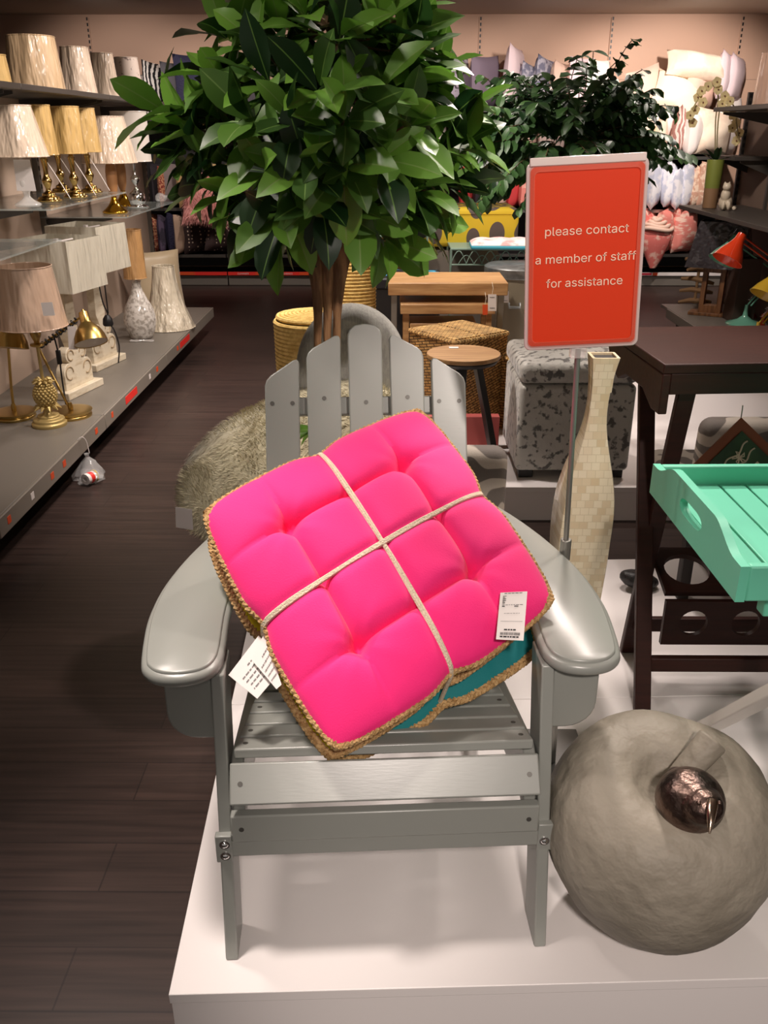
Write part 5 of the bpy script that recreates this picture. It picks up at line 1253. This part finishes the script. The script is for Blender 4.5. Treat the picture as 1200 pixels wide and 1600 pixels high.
def cushion(px, py, z, y, w_, h_, t_, rz, m, label, group, lean_=0, roll=0, sag=0):
    SEED[0] += 1; p = aty(px, py, y)
    M_ = T(p.x, y, z + .004) @ R(rz) @ R(lean_, 'X') @ R(roll, 'Y')
    o = obj('throw_pillow', pillow_mb(w_, h_, t_, M_, 12, .06, SEED[0], sag), CU[m], None, (p.x, y, z)); return tag(o, label, 'cushion', group)
G1, G2, G3, G4, G5, G6 = ('cushions on the left top shelf', 'cushions on the left middle shelf', 'cushions on the left bottom shelf', 'cushions along the middle top shelf', 'cream cushions at the right', 'white and blue cushions at the right')
Z = 1.62
cushion(222, 170, Z, 9.66, .42, .40, .14, 70, 'zebra', 'black and white striped cushion half hidden by the last white lampshade', G1)
cushion(247, 170, Z, 9.62, .42, .50, .14, 62, 'zebra', 'black and white zebra cushion left of the dark slate one', G1, 0, 4)
cushion(282, 170, Z, 9.66, .40, .50, .13, 48, 'slate', 'plain dark slate cushion with upright corner on the top shelf', G1, 0, 0)
cushion(313, 170, Z, 9.62, .46, .57, .17, 25, 'navy', 'navy knitted cushion, left one behind the leaves', G1, -4)
cushion(345, 170, Z, 9.62, .46, .52, .17, 15, 'navy', 'navy knitted cushion, right one behind the leaves', G1, -4)
cushion(395, 170, Z, 9.65, .42, .45, .14, 40, 'slate', 'dark slate cushion behind the crown of the big-leaved tree', G1)
Z = .779
cushion(254, 318, Z, 9.66, .38, .42, .13, 75, 'dark', 'near black cushion at the left end of the middle shelf', G2)
cushion(262, 318, Z, 9.58, .38, .40, .10, 82, 'sequin', 'red sequinned cushion edge beside the shelf upright', G2)
cushion(276, 318, Z, 9.60, .42, .42, .16, 60, 'grey', 'soft grey cushion left of the pink fur one', G2, 0, 6)
cushion(292, 318, Z, 9.56, .40, .40, .10, 80, 'gold', 'thin gold cushion squeezed beside the pink fur one', G2)
cushion(355, 318, Z, 9.62, .40, .42, .13, 55, 'gold', 'gold cushion right of the pink fur one, below the leaves', G2)
cushion(390, 318, Z, 9.62, .42, .42, .14, 45, 'dark', 'dark cushion on the middle shelf under the tree crown', G2)
cushion(440, 318, Z, 9.62, .42, .42, .14, 45, 'taupe', 'taupe cushion on the middle shelf behind the trunk top', G2)
pf_m = mat('pink_fur', (236, 168, 160), .85, rgb2=(222, 150, 142), vscale=12, sheen=.4)
p = aty(318, 330, 9.36); t = thing('fur_pillow', (p.x, 9.36, .72), 'pink long fur cushion drooping over the middle shelf edge', 'cushion', G2)
b = pillow_mb(.44, .52, .16, T(p.x, 9.35, .63) @ R(12) @ R(-12, 'X') @ R(8, 'Y'), 14, .10, 31); obj('cover', b, pf_m, t); fur('pile', b, pf_m, t, 3500, .06, 8, (0, -.2, -.9), .003)
Z = .317
cushion(257, 396, Z, 9.66, .36, .40, .12, 72, 'sequin', 'wine red patterned cushion at the left end of the bottom shelf', G3)
cushion(264, 396, Z, 9.58, .40, .40, .13, 80, 'plum', 'plum grey cushion left of the navy one on the bottom shelf', G3)
cushion(276, 396, Z, 9.56, .40, .42, .13, 84, 'navy', 'dark navy cushion left of the beige fur one', G3)
cushion(292, 396, Z, 9.58, .40, .40, .16, 70, 'beigefur', 'beige fluffy cushion beside the polka dot ones', G3)
cushion(318, 396, Z, 9.58, .44, .46, .20, 38, 'polka', 'dark brown polka dot cushion, left of two', G3, 0, 0)
cushion(348, 396, Z, 9.54, .44, .44, .20, 42, 'polka', 'dark brown polka dot cushion, right of two', G3, -4, 12)
cushion(380, 396, Z, 9.56, .44, .40, .16, 50, 'bw', 'cream cushion with black net pattern beside the polka dots', G3, -8, 24)
cushion(418, 394, Z, 9.54, .44, .38, .18, 30, 'taupe', 'taupe grey cushion with white tag hanging over the bottom shelf', G3, -14, 10)
cushion(460, 396, Z, 9.60, .44, .40, .18, 40, 'taupe', 'taupe cushion behind the tree trunk on the bottom shelf', G3)
q = aty(413, 407, 9.41); card('x', [q + Vector((-.05, 0, .04)), q + Vector((.03, 0, .05)), q + Vector((.06, 0, -.02)), q + Vector((-.02, 0, -.04))], white, .002); o = bpy.context.scene.collection.objects['x']; o.name = 'price_tag'; tag(o, 'white price tag hanging from the taupe cushion on the bottom shelf', 'tag')
# middle bays
Z = 1.70
for (px, y, w_, h_, rz, m, lab, roll) in ((668, 9.62, .42, .46, 60, 'pinkbeige', 'pink beige cushion at the left end of the lavender row', 0), (712, 9.60, .44, .46, 52, 'lavprint', 'lavender cushion with black printed edge, first of two', -4), (733, 9.66, .40, .34, 40, 'dlav', 'low dusky lavender cushion between the printed ones', 0),
                                          (757, 9.60, .46, .47, 50, 'dlav', 'dark lavender cushion with printed edge left of the pale pink one', -3), (799, 9.60, .42, .56, 66, 'rosewhite', 'pale pink cushion with tall pointed corner', 6), (824, 9.60, .40, .40, 55, 'blueprint', 'blue grey printed cushion, left of two', 8), (846, 9.60, .40, .46, 55, 'blueprint', 'blue grey printed cushion, right of two', 8),
                                          (872, 9.60, .40, .42, 60, 'pinkbeige', 'pink beige cushion right of the blue printed ones', 4), (905, 9.62, .42, .46, 45, 'rosewhite', 'pale pink cushion behind the fig tree top, left one', 0), (930, 9.62, .42, .44, 50, 'white', 'white cushion behind the fig tree top', 0)):
    cushion(px, 160, Z, y, w_, h_, .17, rz, m, lab, G4, 0, roll)
for zz, py, row in ((1.266, 240, ((640, 'grey', 60), (675, 'white', 50), (722, 'pinkbeige', 50), (752, 'white', 60), (780, 'dark', 50), (820, 'pinkbeige', 50), (860, 'taupe', 45), (985, 'white', 60), (1008, 'cream', 65))), (.768, 322, ((650, 'red', 50), (735, 'red', 55), (755, 'dark', 60), (770, 'white', 60), (792, 'pinkbeige', 55), (806, 'red', 60), (825, 'coral', 60), (850, 'white', 60), (990, 'bluewhite', 70), (1004, 'bluewhite', 70)))):
    names = {'grey': 'grey', 'white': 'white', 'pinkbeige': 'pink beige', 'dark': 'near black', 'taupe': 'taupe', 'cream': 'cream', 'red': 'red', 'coral': 'coral', 'bluewhite': 'blue and white'}
    nth = {}
    for px, m, rz in row:
        nth[m] = nth.get(m, 0) + 1; o_ = ('first', 'second', 'third')[nth[m] - 1]
        cushion(px, py, zz, 9.62, .42, .42, .16, rz, m, '%s cushion behind the trees, %s of its colour on the %s middle shelf' % (names[m], o_, 'upper' if zz > 1 else 'lower'), 'cushions behind the trees on the %s shelf' % ('upper' if zz > 1 else 'lower'))
# right bay
Z = 1.266
cushion(1030, 240, Z, 9.60, .42, .42, .14, 70, 'cream', 'slim cream cushion left of the rose zebra one', G5, 0, 5)
cushion(1056, 246, Z, 9.52, .42, .46, .16, 74, 'rosezebra', 'dusky rose zebra cushion between cream ones', G5, 0, 5)
cushion(1079, 240, Z, 9.52, .42, .42, .20, 64, 'white', 'white cushion right of the rose zebra one', G5, 0, -4)
cushion(1108, 240, Z, 9.54, .48, .44, .26, 30, 'cream', 'plump cream cushion behind the orchid stem', G5, -6, 5)
cushion(1128, 240, Z, 9.70, .44, .54, .16, 40, 'white', 'white cushion behind the orchid flowers', G5)
cushion(1092, 150, Z + .43, 9.66, .42, .40, .18, 35, 'pinkbeige', 'pink beige cushion below the big cream one on the top of the pile', G5, 0, 0)
cushion(1022, 120, Z + .40, 9.62, .44, .42, .2, 25, 'pinkbeige', 'pink beige cushion at the left of the cream pile', G5, -10, -15)
cushion(1025, 150, Z + .28, 9.52, .44, .36, .2, 20, 'white', 'white ruffled cushion at the left below the spotted one', G5, -20, 30)
cushion(1052, 160, Z + .40, 9.48, .50, .36, .22, 12, 'spot', 'cream cushion with small dark motifs lying on the pile', G5, -22, 22)
cushion(1088, 122, Z + .70, 9.52, .62, .26, .24, 8, 'cream', 'large cream cushion lying across the top of the pile', G5, -30, 8)
cushion(1128, 150, Z + .50, 9.66, .42, .44, .15, 55, 'rosewhite', 'pale pink cushion peeping above the orchid, left one', G5, 0, 6)
cushion(1143, 150, Z + .48, 9.72, .42, .44, .15, 55, 'rosewhite', 'pale pink cushion peeping above the orchid, right one', G5, 0, 6)
Z = .764
for k, (px, m, rz, h_, lab) in enumerate(((1018, 'bluewhite', 72, .46, 'white and pale blue cushion nearest the sign edge'), (1041, 'bluewhite', 66, .46, 'white and pale blue cushion, second from the sign'), (1055, 'bluewhite', 74, .40, 'white and pale blue cushion, third from the sign'), (1069, 'bluewhite', 68, .46, 'white and pale blue cushion, last before the floral one'), (1086, 'floral', 62, .40, 'cream floral cushion right of the pale blue ones'), (1100, 'floral', 50, .46, 'cream floral cushion behind the green orchid pot'))):
    cushion(px, 325, Z, 9.55, .44, h_, .17, rz, m, lab, G6, 0, 7 if k in (1, 4) else 0)
Z = .328
for k, (px, m, rz, roll, lab) in enumerate(((1004, 'coral2', 55, 0, 'coral cushion peeping from behind the sign edge'), (1036, 'coral', 62, -6, 'coral patterned cushion behind the rolled rose one'), (1062, 'coral', 48, 4, 'coral patterned cushion at the right of the coral row'))):
    cushion(px, 394, Z, 9.52, .44, .46, .22, rz, m, lab, 'coral cushions at the right', 0, roll)
p = aty(1020, 410, 9.36); t = thing('rolled_throw', (p.x, 9.4, .2), 'coral throw rolled into a rose in front of the coral cushions', 'throw')
b = MB(); b.loft([[(p.x + r * math.cos(a) * (1 + .15 * math.sin(3 * a + z_ * 9)), 9.36 + r * .6 * math.sin(a), z_) for a in [2 * PI * i / 24 for i in range(24)]] for r, z_ in ((.03, .20), (.08, .30), (.13, .42), (.17, .52), (.16, .58), (.10, .60))]); obj('body', b, CU['coral2'], t, ang=60)
b = MB()
for k in range(4): r = .15 - k * .035; b.tube([(p.x + r * math.cos(a) * (1 + .08 * math.sin(3 * a)), 9.34 + r * .6 * math.sin(a), .59 + .03 * k + .012 * math.sin(2 * a + k)) for a in [2 * PI * i / 30 for i in range(30)]], .022, 8, True)
obj('petal_folds', b, CU['pinkbeige'], t, ang=60)
# ================================================================ shelving and lamps at the right
rt_ = thing('lamp_shelving', (2.5, 6.0, 0), 'grey shelving at the right edge with orange desk lamps on its deck', 'shelving')
b = MB(); b.box((2.79, 5.8, .86), (.02, 3.4, 1.66)); obj('back_panel', b, mat('taupe_panel', (120, 100, 86), .7), rt_)
b = MB(); b.box((2.50, 5.7, .188), (.56, 3.2, .024)); obj('deck', b, gry, rt_, bevel=.003)
b = MB(); b.box((2.215, 5.6, .163), (.012, 3.0, .07)); obj('fascia', b, gry2, rt_, bevel=.003)
b = MB(); b.box((2.36, 5.7, .07), (.02, 3.1, .14)); obj('kick_plate', b, blk, rt_)
b = MB(); b.box((2.207, 6.2, .165), (.002, .42, .04)); obj('ticket', b, red, rt_, label='red ticket strip')
b = MB(); b.box((2.77, 7.5, .9), (.035, .03, 1.75)); b.cur = 1
for k in range(34): b.box((2.77, 7.484, .1 + k * .05), (.014, .004, .028))
obj('upright', b, [dkg, blk], rt_)
for (z, x0, a, c) in ((1.655, 2.30, 4.3, 6.9), (.965, 2.28, 4.3, 7.35), (1.33, 2.5, 6.9, 7.4)):
    b = MB(); b.box(((x0 + 2.78) / 2, (a + c) / 2, z - .014), (2.78 - x0, c - a, .028)); obj('shelf', b, dkg, rt_, bevel=.002)
    for q in (c - .04, max(a + .04, c - 1.25)):
        b = MB(); b.prism([(2.78, z - .13), (2.78, z - .03), (x0 + .06, z - .03), (x0 + .06, z - .045)], .006, frame((0, q, 0), (1, 0, 0), (0, 0, 1), (0, -1, 0))); obj('bracket', b, dkg, rt_)
b = MB(); b.box((2.775, 6.88, 1.3), (.03, .03, .68)); obj('upright', b, dkg, rt_)
# box shade on the top shelf
tshade = mat('brown_wrapped_shade', (150, 122, 104), .5, coat=.9, bump=1, bdist=.05, bscale=9, bstretch=(1.3, 1.3, .3), croh=.1)
p = atx(1190, 162, 2.48)
t = thing('wrapped_lampshade', (p.x, 6.3, 1.655), 'brown drum lampshade in plastic on the top shelf at the right edge', 'lampshade')
q0 = atx(1150, 158, 2.42)
round_shade(t, 2.53, 6.25, 1.657, .19, .175, .30, tshade, 0, 'shade')
# orchid
t = thing('orchid', (2.42, 7.1, .965), 'cream orchid in a tall green and tan pot on the right shelf', 'plant')
p = aty(1110, 312, 7.05); x, y = p.x, 7.05
b = MB(); b.lathe([(.052, 0), (.056, .14)], 28, T(x, y, .967)); o1 = obj('pot_base', b, mat('tan_pot', (150, 116, 84), .5), t)
b = MB(); b.lathe([(.056, .14), (.062, .33), (.06, .34), (.054, .335), (.05, .29), (0, .29)], 28, T(x, y, .967)); obj('pot', b, mat('olive_pot', (128, 138, 62), .35), t)
olf = mat('orchid_leaf', (36, 58, 34), .4); b = MB()
for k, (dx, dy, dz) in enumerate(((-.6, -.3, .9), (.9, -.2, .6), (-.2, -.6, 1.0), (.3, .5, .9), (-.8, .4, .8))): add_leaf(b, Vector((x, y, 1.28)), Vector((dx, dy, dz)), Vector((-dx, -dy, 1.2)), .17, .022, .5, .3)
obj('leaves', b, [olf, olf], t)
stem_m = mat('orchid_stem', (150, 140, 100), .5); b = MB()
s1 = spline([(x, y, 1.27), aty(1118, 190, 7.05), aty(1122, 150, 7.0), aty(1108, 132, 6.98), aty(1085, 165, 6.95), aty(1076, 190, 6.95)], 6); s2 = spline([(x + .01, y, 1.27), aty(1122, 190, 7.05), aty(1130, 155, 7.0), aty(1146, 165, 6.98), aty(1152, 200, 6.95), aty(1156, 222, 6.95)], 6)
b.tube(s1, .005, 6); b.tube(s2, .005, 6); obj('stems', b, stem_m, t)
pet = leaf_mat('orchid_petal', (250, 238, 190), (244, 228, 170), .6); pet.node_tree.nodes['Mix Shader'].inputs[0].default_value = .45; ctrm = mat('orchid_heart', (110, 70, 50), .6); rnd = random.Random(3)
flowers = [(1096, 142), (1106, 135), (1090, 152), (1098, 160), (1078, 180), (1086, 172), (1082, 192), (1122, 140), (1132, 150), (1140, 158), (1128, 162), (1136, 172), (1145, 180), (1150, 192), (1144, 200), (1155, 208), (1150, 220), (1120, 128)]
for px, py in flowers:
    c = aty(px, py, 6.95 + rnd.uniform(-.03, .03)); b = MB(); a0 = rnd.random() * 6
    for k in range(5): a = a0 + k * 1.2566; add_leaf(b, c, Vector((math.cos(a), -.25, math.sin(a))), Vector((0, -1, .1)), .038, .017, .3, .1, 4)
    f = obj('flower', b, [pet, pet], t); b = MB(); b.ball(c + Vector((0, -.008, 0)), .006, 8); obj('flower_heart', b, ctrm, f)
# cat figurine
t = thing('cat_figurine', (2.5, 6.95, .966), 'small white sitting cat figurine beside the green orchid pot', 'figurine')
p = aty(1133, 318, 6.85); x, y = p.x, 6.85
b = MB(); b.ball((x, y, 1.02), (.048, .05, .06), 20); b.ball((x - .012, y - .02, 1.07), (.034, .036, .05), 18); b.ball((x - .016, y - .035, 1.128), (.03, .03, .029), 18)
for s in (-1, 1): b.lathe([(.011, 0), (0, .024)], 10, T(x - .016 + s * .016, y - .03, 1.146)); b.ball((x - .012 + s * .02, y - .055, 1.0), (.014, .018, .03), 12)
b.tube(spline([(x + .015, y + .01, .985), (x + .07, y - .01, .98), (x + .05, y - .05, .98)], 5), .014, 8)
for i, v in enumerate(b.v): v.z = max(v.z, .967)
o = obj('body', b, mat('white_ceramic', (222, 208, 184), .35), t, ang=80); rm = o.modifiers.new('blend', 'REMESH'); rm.mode = 'VOXEL'; rm.voxel_size = .005; rm.use_smooth_shade = True
# chrome bead lamp with pale shade
t = thing('table_lamp', (2.55, 5.9, .966), 'chrome bubble-stem lamp with pale wrapped shade at the right edge', 'lamp')
x, y = 2.56, 5.95
b = MB()
for k in range(5): b.ball((x + .02 * (k % 2), y, 1.0 + k * .045), .03, 14)
b.lathe([(.07, 0), (.06, .015), (0, .02)], 20, T(x, y, .967)); obj('base', b, chrome, t)
round_shade(t, x, y, 1.19, .125, .10, .22, mat('pale_rose_shade', (204, 178, 166), .5, coat=.9, bump=1, bdist=.05, bscale=9, bstretch=(1.3, 1.3, .3)))
# black shaded lamp on wooden frame
woodf = mat('brown_frame_wood', (136, 92, 56), .5, rgb2=(104, 66, 38), vscale=6, stretch=(8, 8, 1))
t = thing('table_lamp', (2.48, 6.9, .2), 'wooden frame lamp with black tapered rectangular shade on the right deck', 'lamp')
p = atz(1108, 492, .2); x, y = p.x, p.y
LM = T(x, y, .2) @ R(-28)
b = MB(LM); b.box((0, 0, .012), (.30, .14, .024)); obj('foot', b, woodf, t, bevel=.003)
for sx in (-1, 1): b = MB(LM); b.box((sx * .065, 0, .18), (.035, .07, .32)); obj('upright_post', b, woodf, t, bevel=.003)
b = MB(LM); b.box((0, 0, .05), (.10, .07, .06)); b.cur = 0; obj('lower_block', b, woodf, t, bevel=.003)
b = MB(LM); b.box((0, 0, .335), (.17, .07, .03)); obj('top_bar', b, woodf, t, bevel=.003)
b = MB(LM); b.cyl((0, 0, .35), (0, 0, .44), .015, 12); obj('lamp_fitting', b, black, t)
blks = mat('black_wrapped_shade', (44, 36, 42), .45, coat=1, bump=1, bdist=.05, bscale=6)
b = MB(LM @ T(.02, 0, .36)); o1 = [(-.23, -.12), (.23, -.12), (.23, .12), (-.23, .12)]; k = .72
b.loft([[(a, c, 0) for a, c in o1], [(a * k, c * k, .33) for a, c in o1], [(a * k * .98, c * k * .97, .33) for a, c in o1], [(a * .98, c * .97, 0) for a, c in o1], [(a, c, 0) for a, c in o1]], cap=False); obj('lamp_shade', b, blks, t)
# driftwood lamp behind
drift = mat('driftwood', (150, 116, 80), .8, bump=.5, bscale=30)
t = thing('driftwood_stand', (2.4, 7.15, .2), 'stack of pale driftwood pieces on a rod at the far end of the right deck', 'ornament')
p = atz(1085, 474, .2); x, y = p.x, p.y
b = MB(); b.cyl((x, y, .2), (x, y, .60), .012, 10); obj('rod', b, drift, t)
rnd = random.Random(8)
for k in range(5):
    zz = .215 + k * .085; a = rnd.uniform(-.5, .5); b = MB(); d = Vector((math.cos(a), math.sin(a), rnd.uniform(-.1, .1))) * .13
    b.tube([Vector((x, y, zz)) - d, Vector((x, y, zz)) - d * .3 + Vector((0, 0, .012)), Vector((x, y, zz)) + d * .4, Vector((x, y, zz)) + d + Vector((0, 0, -.012))], [.012, .02, .022, .012], 8); obj('driftwood_piece', b, drift, t)
b = MB(); b.box((2.60, 6.62, .43), (.16, .2, .46)); tag(obj('storage_box', b, mat('dark_brown_board', (72, 54, 46), .6), None, (2.6, 6.62, .2), bevel=.004), 'tall dark brown box standing behind the orange desk lamp', 'box')
# enamel desk lamps
def enamel(x, y, col_, label, head, arm=True, tagged=False, ring=.13):
    t = thing('desk_lamp', (x, y, .2), label, 'lamp', 'enamel desk lamps on the right deck')
    b = MB(); b.lathe([(ring, 0), (ring, .006), (ring * .85, .016), (ring * .4, .035), (.02, .06), (.013, .10), (.012, .14)], 32, T(x, y, .2)); obj('base', b, col_, t, ang=50)
    h = Vector(head); el = Vector((x + .22, y + .10, .55))
    b = MB(); b.cyl((x, y, .33), el, .006, 8); b.cyl((x + .03, y, .33), el + Vector((.03, 0, 0)), .006, 8); obj('lower_arm', b, col_, t)
    b = MB(); b.cyl(el, h, .006, 8); b.cyl(el + Vector((0, 0, .035)), h + Vector((0, 0, .035)), .006, 8); obj('upper_arm', b, col_, t)
    b = MB(); n_ = 30; d = el - Vector((x, y, .33)); b.tube([Vector((x, y, .36)) + d * (.05 + .3 * i / n_) + Vector((.01 * math.cos(i * 1.6), .01 * math.sin(i * 1.6), 0)) for i in range(n_)], .002, 5); obj('spring', b, chrome, t)
    ax = Vector((.55, .25, 1)).normalized(); M_ = T(*h) @ (ax).to_track_quat('Z', 'Y').to_matrix().to_4x4()
    b = MB(); b.lathe([(.03, .04), (.034, .0), (.05, -.04), (.085, -.10), (.105, -.15), (.102, -.15), (.08, -.10), (.0, -.04)], 32, M_); s_ = obj('lamp_head', b, col_, t, ang=50)
    b = MB(); b.lathe([(.03, .04), (.025, .055), (.012, .06), (0, .062)], 18, M_); obj('cap', b, chrome, s_)
    b = MB(); b.tube(spline([M_ @ Vector((0, 0, .06)), M_ @ Vector((-.03, 0, .10)), M_ @ Vector((.05, 0, .11)), M_ @ Vector((.08, 0, .04))], 5), .003, 6); obj('cable', b, black, s_)
    return t
en_o = mat('orange_enamel', (226, 66, 30), .18, coat=1); en_t = mat('turquoise_enamel', (120, 186, 160), .2, coat=1); en_y = mat('yellow_enamel', (206, 168, 50), .25, coat=.8); en_r = mat('red_enamel', (176, 34, 32), .25, coat=.8)
p = atz(1188, 522, .2); hp = aty(1155, 375, p.y - .1); enamel(p.x, p.y, en_o, 'glossy orange desk lamp on the right deck, head tilted left', hp)
p = atz(1162, 506, .2); hp = aty(1146, 378, p.y - .02); enamel(p.x, p.y, en_t, 'turquoise desk lamp just behind the orange one', hp)
p = atz(1180, 536, .2); hp = aty(1215, 430, p.y - .05); enamel(p.x, p.y, en_y, 'yellow desk lamp nearest on the right deck', hp, ring=.11)
p = atz(1165, 492, .2); hp = aty(1225, 420, p.y); t = enamel(p.x, p.y, en_r, 'red desk lamp with white tag behind the others', hp)
q = aty(1166, 492, p.y - .14); card('price_tag', [q + Vector((-.025, 0, .055)), q + Vector((.03, 0, .06)), q + Vector((.028, 0, -.05)), q + Vector((-.027, 0, -.055))], white, .0008, t, label='white price tag')
